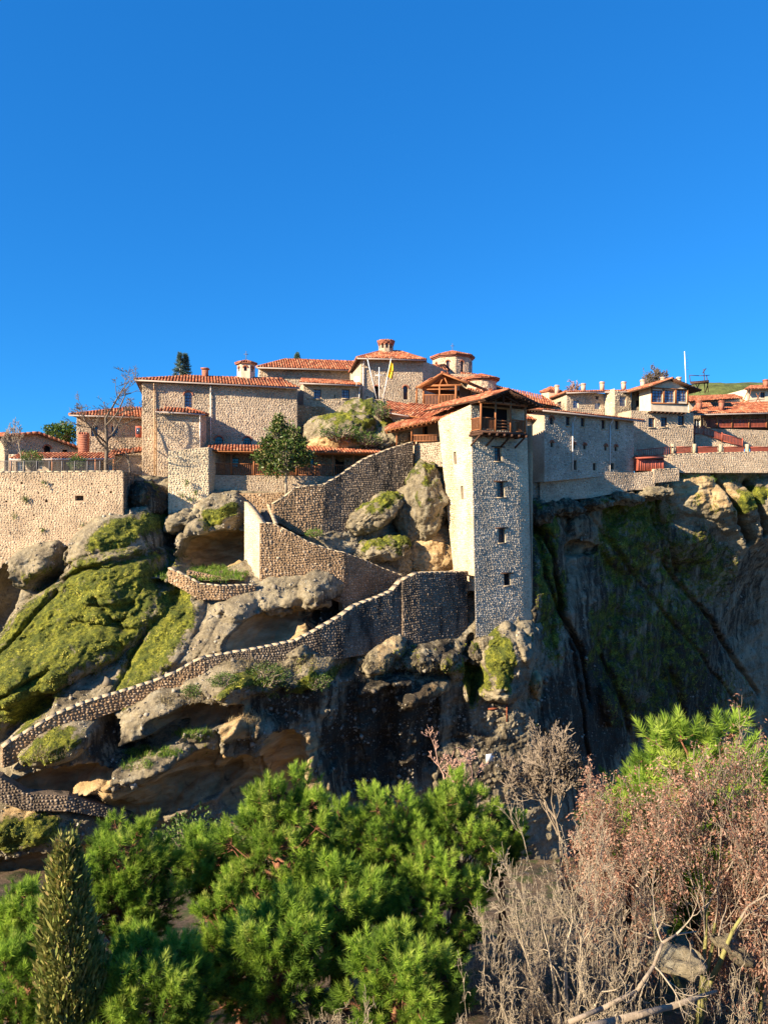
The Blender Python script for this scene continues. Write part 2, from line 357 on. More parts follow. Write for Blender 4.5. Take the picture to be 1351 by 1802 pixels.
def ridge(mb, p0, p1, rad=.14):
    p0 = np.asarray(p0, float); p1 = np.asarray(p1, float); L = np.linalg.norm(p1-p0); n = max(1, int(L/.42))
    for i in range(n):
        a = p0+(p1-p0)*i/n; b = p0+(p1-p0)*(i+1.06)/n; mb.segs([a], [b], rad*1.1, rad*.92, 8, np.array([R.uniform(.2, 1)]), cap=True)
def roof(root, patches, ridges=(), gut=(), thick=.12, mat='wood_dark', name='roof', **kw):
    sb = MB(); tb = MB(); ov = 0
    for c in patches:
        c = [np.asarray(q, float) for q in c]; N = nrm(np.cross(c[1]-c[0], (c[3]+c[2])/2-(c[0]+c[1])/2)); N = N if N[2] > 0 else -N
        lo = [q-N*thick for q in c]; sb.add(c+lo, [(0, 1, 2, 3), (7, 6, 5, 4), (0, 4, 5, 1), (1, 5, 6, 2), (2, 6, 7, 3), (3, 7, 4, 0)])
        tiles(tb, *c, **kw)
    for a, b in ridges: ridge(tb, a, b)
    ro = sb.build(name, M[mat], root); t = stuff(tb.build('tile', M['tile'], ro))
    for a, b in gut:
        g = MB(); a = np.asarray(a, float); b = np.asarray(b, float); dn = np.array([0, 0, -.1]); fw = nrm(np.array([(b-a)[1], -(b-a)[0], 0]))*.06
        g.tube([a+dn+fw, b+dn+fw], .075, 7); g.build('gutter', M['gutter'], ro)
    return ro
def hip(root, f, over=.5, rise=1.6, back=6.0, zt=None, hipl=None, gut=True, **kw):
    """hip roof over the box in front of which face f stands"""
    d, n = f.d, f.n; zt = f.hi if zt is None else zt; hipl = back/2+over if hipl is None else hipl
    A = np.array([*f.At, zt])-d*over+n*over; B = np.array([*f.Bt, zt])+d*over+n*over; dn = np.array([0, 0, -.12]); A = A+dn; B = B+dn
    Ab = A-n*(back+2*over); Bb = B-n*(back+2*over); up = np.array([0, 0, rise])
    r0 = (A+Ab)/2+d*hipl+up; r1 = (B+Bb)/2-d*hipl+up
    return roof(root, [(A, B, r1, r0), (B, Bb, r1, r1), (Bb, Ab, r0, r1), (Ab, A, r0, r0)], [(A, r0), (B, r1), (r0, r1)], [(A, B)] if gut else [], **kw)
def pipe(root, f, px, py0, py1, mat='pipe', r=.055):
    u, z1 = f.px(px, py0); u, z0 = f.px(px, py1); mb = MB()
    mb.tube([f.pt(u, z1+.1, .45), f.pt(u, z1-.1, .4), f.pt(u, z1-.45, .12), f.pt(u, z0, .12)], r, 8)
    return mb.build('downpipe', M[mat], root)
_bal = {}
def baluster_mesh(h, mat, wd=.055):
    k = (round(h, 2), mat, wd)
    if k not in _bal:
        me = bpy.data.meshes.new('baluster'); x = wd/2
        v = [(i*x, j*x, z) for z in (0, h) for i, j in ((-1, -1), (1, -1), (1, 1), (-1, 1))]
        me.from_pydata(v, [], [(0, 1, 5, 4), (1, 2, 6, 5), (2, 3, 7, 6), (3, 0, 4, 7)]); me.materials.append(M[mat]); _bal[k] = me
    return _bal[k]
def railing(root, p0, p1, h=.95, step=.16, mat='wood', wd=.055, parent=None):
    p0 = np.asarray(p0, float); p1 = np.asarray(p1, float); up = np.array([0, 0, 1.])
    mb = MB(); mb.bar(p0+up*h, p1+up*h, .1, .08); r = mb.build('handrail', M[mat], root)
    mb = MB(); mb.bar(p0+up*.1, p1+up*.1, .07, .07); mb.build('bottom_rail', M[mat], root)
    L = np.linalg.norm((p1-p0)[:2]); n = max(2, int(L/step)); rz = math.atan2((p1-p0)[1], (p1-p0)[0])
    for i in range(1, n): inst('baluster', baluster_mesh(h-.14, mat, wd), root, p0+(p1-p0)*i/n+up*.12, rz)
def post(root, p, h, wd=.14, mat='wood'):
    mb = MB(); mb.box(np.asarray(p, float)+np.array([0, 0, h/2]), (wd, wd, h)); return mb.build('post', M[mat], root)
def beam(root, a, b, wd=.14, ht=.16, mat='wood', name='beam'):
    mb = MB(); mb.bar(a, b, wd, ht); return mb.build(name, M[mat], root)
# ------------------------------------------------------------------ numpy noise
_pt = np.random.default_rng(3).permutation(256); _pt = np.concatenate([_pt, _pt, _pt])
_gr = nrm(np.random.default_rng(4).normal(size=(256, 3)))
def pn(p):
    p = np.asarray(p, float); i = np.floor(p).astype(int); f = p-i; i &= 255; u = f*f*f*(f*(f*6-15)+10); out = 0
    for dx in (0, 1):
        for dy in (0, 1):
            for dz in (0, 1):
                h = _pt[_pt[_pt[(i[..., 0]+dx) & 255]+((i[..., 1]+dy) & 255)]+((i[..., 2]+dz) & 255)]
                g = _gr[h]; d = g[..., 0]*(f[..., 0]-dx)+g[..., 1]*(f[..., 1]-dy)+g[..., 2]*(f[..., 2]-dz)
                wx = u[..., 0] if dx else 1-u[..., 0]; wy = u[..., 1] if dy else 1-u[..., 1]; wz = u[..., 2] if dz else 1-u[..., 2]
                out = out+d*wx*wy*wz
    return out*1.6
def fbm(p, sc, octv=5, gain=.5, ridged=False, off=0):
    s = 0; a = 1; p = np.asarray(p, float)*sc+off
    for k in range(octv):
        q = pn(p*2.0**k+17.3*k); s = s+a*((1-2*np.abs(q)) if ridged else q); a *= gain
    return s
# ------------------------------------------------------------------ rock material
def rock_mat():
    m, n, l, b = newmat('conglomerate_rock'); v = wpos(n, l)
    n1 = noise(n, l, .5, 5, .6, v); n2 = noise(n, l, 3.5, 6, .7, v); n3 = noise(n, l, 1.3, 4, .6, v)
    c = ramp(n, [(.34, (.09, .072, .048)), (.47, (.205, .165, .105)), (.58, (.31, .255, .165)), (.72, (.42, .36, .245))], mth(n, l, 'ADD', mth(n, l, 'MULTIPLY', n1, .6), mth(n, l, 'MULTIPLY', n2, .42)), l)
    # lichen, pale blue-grey
    c = mix(n, l, ramp(n, [(.56, 0), (.64, .55)], noise(n, l, .8, 6, .7, wpos(n, l, (1.5, 1.5, .28))), l), c, (.33, .30, .225))
    # warm ochre sandstone in hollows
    wm = attr(n, 'warm'); wc = ramp(n, [(.3, (.30, .185, .085)), (.5, (.46, .31, .15)), (.7, (.56, .42, .24))], noise(n, l, 1.2, 5, .6, wpos(n, l, (.5, .5, 2.2))), l)
    c = mix(n, l, ramp(n, [(.35, 0), (.6, 1)], mth(n, l, 'ADD', wm, mth(n, l, 'MULTIPLY', mth(n, l, 'SUBTRACT', n2, .5), .8)), l), c, wc)
    # pebbles of the conglomerate
    vd = voro(n, l, 5.5, v); vc = voro(n, l, 5.5, v, 'F1', 'Color')
    sep = n.new('ShaderNodeSeparateColor'); l.new(vc, sep.inputs[0])
    pm = mth(n, l, 'MULTIPLY', ramp(n, [(.22, 1), (.34, 0)], vd, l), ramp(n, [(.45, 0), (.6, 1)], sep.outputs[0], l)); pm = mth(n, l, 'MULTIPLY', pm, mth(n, l, 'SUBTRACT', 1.0, mth(n, l, 'MULTIPLY', wm, .7)))
    c = mix(n, l, mth(n, l, 'MULTIPLY', pm, .75), c, ramp(n, [(0, (.10, .08, .065)), (.4, (.27, .23, .18)), (1, (.44, .39, .31))], sep.outputs[1], l))
    # black water stains running down, and the right cliff's shade as dark colour
    st = attr(n, 'stain_shade'); sn = noise(n, l, 1, 6, .65, wpos(n, l, (1.5, 1.5, .16)), .4)
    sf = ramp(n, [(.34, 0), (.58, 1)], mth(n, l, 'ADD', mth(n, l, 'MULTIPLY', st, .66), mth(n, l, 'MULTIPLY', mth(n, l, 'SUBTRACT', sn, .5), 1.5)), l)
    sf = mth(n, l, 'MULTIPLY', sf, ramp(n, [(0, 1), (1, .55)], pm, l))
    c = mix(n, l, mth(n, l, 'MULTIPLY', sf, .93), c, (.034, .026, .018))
    # moss
    ms = attr(n, 'moss'); mn = noise(n, l, 1.3, 8, .8, wpos(n, l, (1, 1, .8)))
    mf = ramp(n, [(.655, 0), (.73, 1)], mth(n, l, 'ADD', mth(n, l, 'MULTIPLY', ms, .38), mth(n, l, 'MULTIPLY', mn, .85)), l)
    mc = ramp(n, [(.34, (.03, .04, .008)), (.42, (.12, .135, .014)), (.5, (.24, .245, .024)), (.62, (.40, .375, .05))], noise(n, l, 3.2, 6, .75, v), l)
    mc = mix(n, l, ramp(n, [(.4, 0), (.6, .75)], n3, l), mc, (.07, .095, .02))
    mc = mix(n, l, 1.0, mc, ramp(n, [(.36, .28), (.52, .9), (.7, 1.15)], noise(n, l, 8, 6, .8, v), l), 'MULTIPLY')
    c = mix(n, l, mf, c, mc); l.new(c, b.inputs['Base Color']); b.inputs['Roughness'].default_value = .95
    wv = n.new('ShaderNodeVectorMath'); wv.operation = 'ADD'; nz3 = n.new('ShaderNodeTexNoise'); nz3.inputs['Scale'].default_value = .9; nz3.inputs['Detail'].default_value = 5; l.new(v, nz3.inputs['Vector']); l.new(nz3.outputs['Color'], wv.inputs[0])
    mp = n.new('ShaderNodeMapping'); mp.inputs['Scale'].default_value = (.5, .5, 1.0); l.new(v, mp.inputs[0]); l.new(mp.outputs[0], wv.inputs[1])
    ck = ramp(n, [(.0, 0), (.035, 1)], voro(n, l, 1.25, wv.outputs[0], 'DISTANCE_TO_EDGE'), l)
    h = mth(n, l, 'ADD', mth(n, l, 'ADD', mth(n, l, 'MULTIPLY', noise(n, l, 4, 9, .78, v), 1.0), mth(n, l, 'MULTIPLY', pm, .14)), mth(n, l, 'MULTIPLY', ck, .22))
    b1 = bump(n, l, None, h, .22, .75); bump(n, l, b, mth(n, l, 'MULTIPLY', noise(n, l, 13, 4, .7, v), mth(n, l, 'ADD', mf, .25)), .10, .9, b1)
    return m
M['rock'] = rock_mat()
# ------------------------------------------------------------------ the cliff: one rock face, depth Y over (X, Z)
ZB = -32.0
def tps(pts, vals, lam=.02):
    pts = np.asarray(pts, float); n = len(pts)
    def U(r2): return .5*r2*np.log(r2+1e-9)
    d = ((pts[:, None]-pts[None])**2).sum(-1); A = np.zeros((n+3, n+3)); A[:n, :n] = U(d)+lam*n*np.eye(n); A[:n, n] = 1; A[:n, n+1:] = pts; A[n:, :n] = A[:n, n:].T
    s = np.linalg.solve(A, np.concatenate([vals, [0, 0, 0]]))
    def ev(q):
        o = s[n]+q[..., 0]*s[n+1]+q[..., 1]*s[n+2]
        for i in range(n): o = o+s[i]*U(((q-pts[i])**2).sum(-1))
        return o
    return ev
CTL = [(-120, 960, 59), (-120, 1100, 56), (-120, 1300, 50), (-120, 1550, 46), (0, 860, 60), (120, 860, 60), (216, 870, 61), (0, 975, 58.3), (121, 935, 58.5), (216, 912, 58.8), (262, 900, 60.5), (320, 900, 62.5),
       (60, 1010, 57), (150, 1000, 56.4), (250, 1000, 57), (0, 1100, 55.5), (100, 1100, 54.5), (200, 1100, 54.2), (320, 1110, 54.6),
       (0, 1200, 51.5), (100, 1190, 51.4), (200, 1180, 51.8), (290, 1160, 52.4), (0, 1300, 48.6), (30, 1350, 46.0), (170, 1255, 48.3), (270, 1210, 49.7), (360, 1185, 50.2), (420, 1160, 50.4), (520, 1140, 52),
       (0, 1450, 46.2), (120, 1420, 47.3), (250, 1400, 48.2), (350, 1330, 49.2), (0, 1580, 46.5), (200, 1550, 48.5),
       (395, 1060, 55.6), (330, 1055, 55.4), (395, 1010, 58.5), (395, 960, 61.5), (390, 880, 62.2), (440, 870, 62.8), (480, 870, 62.8),
       (480, 1055, 56.6), (560, 1010, 58.6), (560, 1065, 57.4), (480, 1110, 56.0), (600, 1080, 58.8), (640, 1050, 60.5), (700, 1040, 61.5),
       (540, 930, 62), (600, 930, 62.8), (650, 880, 64.6), (700, 940, 65.6), (700, 850, 66), (745, 850, 66), (760, 1000, 66.5), (800, 980, 67), (720, 800, 67),
       (450, 1230, 50.8), (560, 1190, 52.8), (640, 1150, 55.6), (700, 1140, 57.5), (760, 1150, 58.5), (820, 1140, 60.2), (880, 1110, 61.3), (930, 1110, 63.2),
       (450, 1400, 51.5), (550, 1400, 53), (650, 1300, 56), (750, 1300, 58), (850, 1250, 60.3), (930, 1250, 61.6), (650, 1450, 56), (850, 1450, 59), (1000, 1350, 65.5), (1000, 1500, 64),
       (945, 1000, 66), (945, 860, 69), (1000, 870, 71.5), (1000, 1000, 71), (1010, 1150, 70.2), (1100, 870, 74.6), (1100, 1050, 75.4), (1100, 1200, 75), (1100, 1350, 73.5), (1200, 850, 77.3), (1200, 1000, 80), (1200, 1200, 80.5),
       (1351, 820, 80.5), (1351, 1000, 88), (1351, 1200, 90), (1351, 1400, 88), (1200, 1450, 78), (1500, 900, 88), (1500, 1100, 97), (1500, 1400, 97), (1270, 860, 78.4), (1230, 925, 77.6), (1351, 930, 80.2), (1290, 960, 81), (500, 1550, 51), (750, 1560, 57)]
_c = np.array([P(*q) for q in CTL]); base = tps(_c[:, [0, 2]], _c[:, 1])
nx, nz = 1300, 480
TOPX = [(-40, 3.0), (-21.3, 3.0), (-20.6, 3.1), (-18, 3.0), (-14.2, 1.9), (-9, 1.7), (-5, 2.2), (0, 3.2), (2.3, 4.6), (5.5, 4.6), (7, 2), (11, 3.0), (14, 3.2), (24, 3.4), (27.5, 3.6), (29, 4.0), (30.5, 4.35), (64, 5.0)]
gx = np.linspace(-40, 62, nx); top = np.interp(gx, *zip(*TOPX)); gt = np.linspace(0, 1, nz)
X = np.broadcast_to(gx, (nz, nx)); Zg = ZB+(top[None]-ZB)*gt[:, None]
cs = base(np.stack([gx[None, ::6].repeat(nz//4, 0), np.broadcast_to(np.linspace(ZB, 6, nz//4)[:, None], (nz//4, len(gx[::6])))], -1))
def up(cs):   # bilinear upsample of the smooth base
    xi = (X-gx[0])/(gx[6]-gx[0]); zi = (Zg-ZB)/((6-ZB)/(nz//4-1)); x0 = np.clip(xi.astype(int), 0, cs.shape[1]-2); z0 = np.clip(zi.astype(int), 0, cs.shape[0]-2); fx = xi-x0; fz = zi-z0
    return cs[z0, x0]*(1-fx)*(1-fz)+cs[z0, x0+1]*fx*(1-fz)+cs[z0+1, x0]*(1-fx)*fz+cs[z0+1, x0+1]*fx*fz
Y = up(cs); B0 = Y.copy()
p3 = np.stack([X, Y*.6, Zg], -1)
wx = fbm(p3, .35, 3); wz = fbm(p3, .35, 3, off=50); wf = fbm(p3, 1.6, 2, off=9)
def ell(px, py, rx, ry, ang=0, warp=.35):
    Yc = float(base(P(px, py, 60)[[0, 2]])); Yc = float(base(P(px, py, Yc)[[0, 2]])); s = Yc/F; c = P(px, py, Yc); a = math.radians(ang)
    dx = X-c[0]+wx*warp+wf*.10; dz = Zg-c[2]+wz*warp+wf*.10; u = dx*math.cos(a)+dz*math.sin(a); v = -dx*math.sin(a)+dz*math.cos(a)
    return (u/(rx*s))**2+(v/(ry*s))**2
moss = np.zeros_like(Y); stain_shade = np.zeros_like(Y); warm = np.zeros_like(Y)
def lobe(px, py, rx, ry, ang=0, h=1.0, p=.5, warp=.3):
    global Y; q = ell(px, py, rx, ry, ang, warp); Y = Y-h*np.clip(1-q, 0, 1)**p
def cave(px, py, rx, ry, ang=0, d=2.5, wm=1.0, warp=.3, p=.45, sun=0):
    global Y, warm; q = ell(px, py, rx, ry, ang, warp); k = np.clip(1-q, 0, 1)
    Y = Y+d*k**p; warm = np.maximum(warm, wm*np.clip(k*5, 0, 1))
def paint(arr, px, py, rx, ry, ang=0, a=1.0, warp=.8): 
    q = ell(px, py, rx, ry, ang, warp); np.maximum(arr, a*np.clip(1.35-q, 0, 1), out=arr)
def groove(pts, wd, d, soft=1.0):
    global Y
    pp = []
    for (px, py) in pts:
        Yc = float(base(P(px, py, 62)[[0, 2]])); Yc = float(base(P(px, py, Yc)[[0, 2]])); c = P(px, py, Yc); pp.append((c[0], c[2]))
    D = np.full(X.shape, 1e9); XX = X+wx*.15+wf*.08; ZZ = Zg+wz*.15+wf*.08
    for (a, b), (c, e) in zip(pp[:-1], pp[1:]):
        L2 = (c-a)**2+(e-b)**2; t = np.clip(((XX-a)*(c-a)+(ZZ-b)*(e-b))/L2, 0, 1); D = np.minimum(D, np.hypot(XX-a-t*(c-a), ZZ-b-t*(e-b)))
    Y = Y+d*np.exp(-(D/wd)**2*soft)
# big lobes on the left dome
lobe(60, 995, 72, 36, 22, 1.7); lobe(215, 940, 98, 50, 22, 2.2, .5); lobe(150, 1085, 175, 92, 32, 2.0, .6); lobe(300, 1085, 62, 92, -14, 1.4, .55)
lobe(105, 1165, 130, 42, 22, 1.1, .5); lobe(30, 1190, 60, 60, 25, 1.0, .6); lobe(235, 1010, 90, 40, 12, 1.0, .6); lobe(200, 1060, 60, 30, 10, .8)
groove([(128, 925), (118, 965), (98, 1010), (70, 1030)], .38, 2.6); groove([(292, 880), (298, 930), (300, 985), (288, 1020)], .5, 2.8); groove([(268, 1100), (235, 1160), (205, 1215)], .22, .7)
groove([(60, 1040), (140, 1010), (215, 985), (285, 975)], .22, .8); groove([(0, 1230), (60, 1200), (120, 1165)], .2, .7); groove([(0, 1165), (50, 1110), (90, 1060), (120, 1020)], .22, .9)
groove([(0, 1300), (40, 1265), (80, 1240)], .5, 2.0); groove([(190, 1045), (215, 1085), (240, 1100)], .2, .5)
cave(5, 1060, 30, 75, -8, 3.0, .0); cave(318, 1045, 36, 18, -30, 1.2, .0)
# hump with a hollow under it, left of the stairs
lobe(385, 905, 58, 42, 28, 2.4, .5); lobe(335, 945, 40, 24, 38, 1.4, .5); cave(385, 968, 62, 34, 8, 4.2, 1.0, .25, .35)
lobe(345, 1110, 34, 70, -32, .6); lobe(405, 1095, 34, 62, -35, .8, .5)
# below the second flight: lip and cave
lobe(500, 1040, 110, 40, 10, 1.3, .5); lobe(575, 1040, 48, 34, -20, 1.4, .5); cave(485, 1108, 74, 33, 12, 3.0, 1.0, .25, .4); cave(585, 1085, 45, 34, 25, 2.2, 0, .3); lobe(425, 1100, 34, 34, 40, .9, .6)
# under the path parapet
lobe(112, 1300, 62, 36, 12, 2.0, .5); cave(195, 1300, 24, 46, 18, 2.2, 0, .3); lobe(260, 1265, 70, 34, 38, 1.0, .5)
cave(345, 1263, 78, 25, 4, 3.6, 1.0, .2, .35); cave(255, 1312, 62, 19, 14, 2.8, .4, .25, .35); lobe(270, 1345, 72, 22, 16, 1.1, .5); lobe(425, 1275, 30, 40, 60, .9, .5)
cave(110, 1375, 95, 26, 3, 2.6, 1.0, .3, .4); cave(300, 1405, 120, 36, 10, 2.2, 1.0, .5, .5); lobe(210, 1395, 60, 26, -35, 1.0, .4, .5); lobe(150, 1385, 40, 14, 8, 1.3, .4, .5)
lobe(60, 1450, 120, 50, -14, 2.6, .5); cave(60, 1530, 120, 45, 10, 2.4, .7, .4)
cave(350, 1370, 60, 50, 20, 1.4, .9, .5); lobe(330, 1420, 44, 14, 30, .9, .5); lobe(395, 1320, 12, 66, -25, 1.0, .5); lobe(245, 1360, 60, 16, 12, .8)
# arches and ribs of the central face
cave(500, 1355, 44, 82, 3, 2.2, .85, .4, .5); cave(425, 1385, 38, 60, -8, 2.0, .85, .4, .5); lobe(470, 1300, 26, 44, -10, .8); lobe(566, 1395, 30, 78, 8, 1.5, .5); lobe(545, 1320, 18, 36, 10, .9); lobe(595, 1400, 14, 60, 4, .7)
lobe(450, 1205, 62, 22, 12, 1.0, .5); lobe(560, 1180, 60, 22, 22, .9, .5); lobe(400, 1205, 50, 16, 5, .8)
lobe(675, 1150, 48, 26, 30, 1.8, .5); lobe(760, 1150, 60, 26, 4, 1.0); lobe(745, 1218, 52, 17, 12, 1.5, .5); lobe(700, 1196, 44, 8, 8, 1.1, .4); lobe(800, 1170, 30, 22, -30, 1.3, .5); lobe(660, 1210, 30, 14, 10, .9)
groove([(610, 1145), (625, 1170), (640, 1185), (720, 1185), (790, 1190)], .25, .9); cave(600, 1170, 22, 22, 0, 1.4, 0)
lobe(893, 1165, 50, 66, -6, 2.2, .5); lobe(930, 1125, 30, 40, 0, 1.0); lobe(865, 1200, 26, 34, 10, 1.0); cave(832, 1180, 16, 60, 0, 2.0, 0, .3); lobe(822, 1215, 14, 16, 0, 1.4)
lobe(945, 1205, 10, 22, 5, 1.6, .5); lobe(1068, 1240, 15, 42, 16, 2.0, .5); lobe(890, 1300, 90, 110, 0, .9, .6); lobe(1000, 1240, 60, 130, 10, 1.2, .6)
cave(680, 1300, 26, 120, 0, 1.1, 0, .5); cave(615, 1290, 24, 120, 5, .9, 0, .5); cave(755, 1330, 18, 110, -2, .8, 0, .5); lobe(720, 1300, 16, 120, 0, .5)
# right hand slope
lobe(965, 905, 44, 30, -50, 1.4); lobe(960, 1000, 50, 90, -14, 1.6); lobe(1030, 930, 40, 50, -40, 1.4); cave(1020, 965, 40, 16, 0, 1.8, .4, .3); cave(1075, 905, 30, 22, -10, .9, .3)
lobe(1020, 1080, 60, 130, -14, 1.4, .6); lobe(1110, 960, 55, 50, -30, 1.2, .6); lobe(1200, 960, 90, 34, -10, 1.2, .6); lobe(1130, 1130, 60, 150, -24, 1.2, .6); lobe(1240, 1090, 80, 150, -24, 1.5, .6)
lobe(1225, 872, 70, 40, -14, 1.2, .6); lobe(1285, 890, 52, 46, -60, 1.1, .6); lobe(1338, 880, 34, 70, -70, 1.2, .6); lobe(1320, 960, 50, 60, 0, .8, .6)
groove([(1255, 835), (1275, 870), (1300, 915), (1318, 950)], .35, 2.4); groove([(1320, 850), (1330, 890), (1345, 940)], .3, 2.2); groove([(1150, 850), (1160, 900), (1175, 960), (1200, 1010)], .3, 1.0)
groove([(1002, 870), (1050, 930), (1095, 985), (1150, 1060), (1220, 1140), (1290, 1220), (1351, 1300)], .25, .5); groove([(935, 900), (970, 985), (990, 1080), (1020, 1150), (1040, 1240)], .3, 1.6)
groove([(1150, 900), (1175, 1000), (1240, 1080), (1300, 1160), (1350, 1230)], .3, 1.0); groove([(990, 1080), (1010, 1180), (1035, 1330)], .25, 1.0); groove([(940, 930), (955, 1010), (985, 1080)], .3, 1.2)
groove([(1060, 1160), (1100, 1250), (1120, 1330)], .3, .8); groove([(1180, 1180), (1210, 1260), (1230, 1340)], .4, .9)
# moss, stains and painted shade, ochre
for q in [(150, 1085, 190, 100, 32), (235, 935, 66, 34, 20), (60, 1190, 110, 70, 25), (310, 1080, 50, 80, -14), (30, 1250, 60, 45, 20), (260, 1160, 60, 50, 30), (112, 1300, 60, 26, 12), (395, 905, 44, 20, 30), (60, 1440, 80, 40, -10),
          (960, 960, 34, 110, -14), (975, 1080, 36, 100, -10), (1060, 1100, 40, 90, -25), (835, 1190, 26, 60, 0), (875, 1150, 26, 50, 0), (450, 1190, 66, 16, 8), (560, 1190, 50, 16, 20), (1320, 880, 20, 60, -70)]: paint(moss, *q)
for q in [(80, 1010, 60, 30, 20, .6), (1110, 950, 90, 110, -30, .95), (1220, 1000, 130, 80, -20, .85), (1150, 1150, 170, 170, -20, .85), (1230, 890, 40, 30, -10, .5), (1290, 1250, 90, 90, -30, .7), (345, 1310, 90, 60, 20, .45), (790, 1170, 40, 26, 0, .6), (700, 1160, 70, 30, 20, .5), (500, 1200, 110, 34, 10, .55), (1190, 860, 60, 20, 0, .4), (960, 1200, 60, 120, 0, .5)]:
    paint(moss, *q)
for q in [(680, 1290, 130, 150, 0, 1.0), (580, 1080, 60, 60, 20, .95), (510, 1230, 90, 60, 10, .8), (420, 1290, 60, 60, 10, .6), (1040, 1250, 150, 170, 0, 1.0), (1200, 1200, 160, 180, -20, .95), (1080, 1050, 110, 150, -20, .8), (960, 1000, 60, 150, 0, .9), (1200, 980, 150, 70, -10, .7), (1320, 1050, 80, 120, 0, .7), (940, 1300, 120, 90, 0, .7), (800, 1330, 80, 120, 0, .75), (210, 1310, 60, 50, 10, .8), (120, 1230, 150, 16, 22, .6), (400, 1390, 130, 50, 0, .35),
          (340, 1120, 26, 90, -35, .35), (880, 1330, 80, 120, 0, .55), (765, 1150, 70, 40, 0, .85), (290, 950, 20, 60, 0, .8), (1010, 920, 40, 50, 0, .7), (1320, 950, 40, 60, 0, .4), (640, 1120, 60, 40, 20, .7)]: paint(stain_shade, *q)  # entries on the right slope put its shade into the rock colour
for q in [(120, 1385, 110, 40, 0, .8), (300, 1390, 120, 40, 10, .75), (420, 1270, 26, 40, 60, .9), (570, 1400, 40, 80, 8, .55), (545, 1320, 20, 40, 10, .6), (1068, 1240, 16, 44, 16, .9), (945, 1205, 10, 24, 5, .9), (500, 1360, 44, 80, 0, .7), (340, 1120, 40, 80, -35, .3), (880, 1400, 90, 90, 0, .35), (1240, 860, 110, 50, -10, .55), (745, 1218, 50, 16, 12, .6), (675, 1145, 40, 20, 30, .5)]: paint(warm, *q)
moss *= 1-.22*np.clip((X-11)/4, 0, 1)*np.clip((1-Zg)/4, 0, 1)
# relief
p3 = np.stack([X, Y*.8, Zg], -1); cav = np.clip(warm, 0, 1); sm = 1-.35*np.clip((X-11)/5, 0, 1)*np.clip((2-Zg)/6, 0, 1)
Y = Y+.50*fbm(p3, .22, 3, .5, off=3)+.20*fbm(p3, .9, 4, .5, off=31)*(1-.4*cav)*sm
Y = Y-.13*fbm(p3, .7, 4, .45, True, off=77)*(1-.6*cav)*sm+.05*fbm(p3, 3.5, 3, .6, off=5)*sm
mo = np.clip(moss-.2, 0, 1); Y = Y-.12*mo*np.clip(fbm(p3, 1.8, 4, .6, off=12)+.3, 0, 2)
str_ = fbm(np.stack([X*.25+Zg*.08, Y*.25, Zg*1.3-X*.3], -1), 1.0, 3, .5, off=21); Y = Y+.20*str_*sm
rl = np.clip(pn(p3*2.3+9)-.15, 0, 1); Y = Y-.16*rl*sm
def grid_mesh(name, V, mat, attrs):
    nz_, nx_ = V.shape[:2]; me = bpy.data.meshes.new(name); me.vertices.add(nz_*nx_); me.vertices.foreach_set('co', V.astype(np.float32).ravel())
    i = np.arange(nz_*nx_).reshape(nz_, nx_); q = np.stack([i[:-1, :-1], i[:-1, 1:], i[1:, 1:], i[1:, :-1]], -1).reshape(-1, 4)
    me.loops.add(q.size); me.loops.foreach_set('vertex_index', q.ravel().astype(np.int32)); me.polygons.add(len(q))
    me.polygons.foreach_set('loop_start', (np.arange(len(q))*4).astype(np.int32)); me.polygons.foreach_set('loop_total', np.full(len(q), 4, np.int32)); me.polygons.foreach_set('use_smooth', np.ones(len(q), bool))
    for k, v in attrs.items(): a = me.attributes.new(k, 'FLOAT', 'POINT'); a.data.foreach_set('value', v.astype(np.float32).ravel())
    me.update(calc_edges=True); me.materials.append(mat); o = bpy.data.objects.new(name, me); COL.objects.link(o); return o
CV = np.stack([X, Y, Zg], -1)
cliff = grid_mesh('cliff', CV, M['rock'], dict(moss=moss, stain_shade=stain_shade, warm=warm)); cliff['kind'] = 'structure'
def cliff_y(x, z):
    i = int(np.clip((x-gx[0])/(gx[1]-gx[0]), 0, nx-1)); t = np.interp(x, gx, top); j = int(np.clip((z-ZB)/(t-ZB)*(nz-1), 0, nz-1)); return Y[j, i]
def on_cliff(px, py):   # first hit of the view direction with the face
    ys = np.linspace(42, 85, 400)
    for y in ys:
        p = P(px, py, y)
        if cliff_y(p[0], p[2]) < y: return p
    return P(px, py, 70)
# plateau behind the cliff edge
ed = CV[-1]; rows = [ed, ed+np.array([0, 1.5, .03])]+[np.stack([ed[:, 0]*k+0, ed[:, 1]+d, ed[:, 2]+.02*d], -1) for d, k in ((12, 1.0), (40, 1.1), (90, 1.4))]
pl = np.stack(rows, 0); z0 = np.zeros(pl.shape[:2]); M['earth'] = simple_mat('dry_earth', (.20, .15, .095), .95, .4, 1.5, .05)
grid_mesh('plateau_ground', pl, M['earth'], dict(rnd=z0))['kind'] = 'structure'

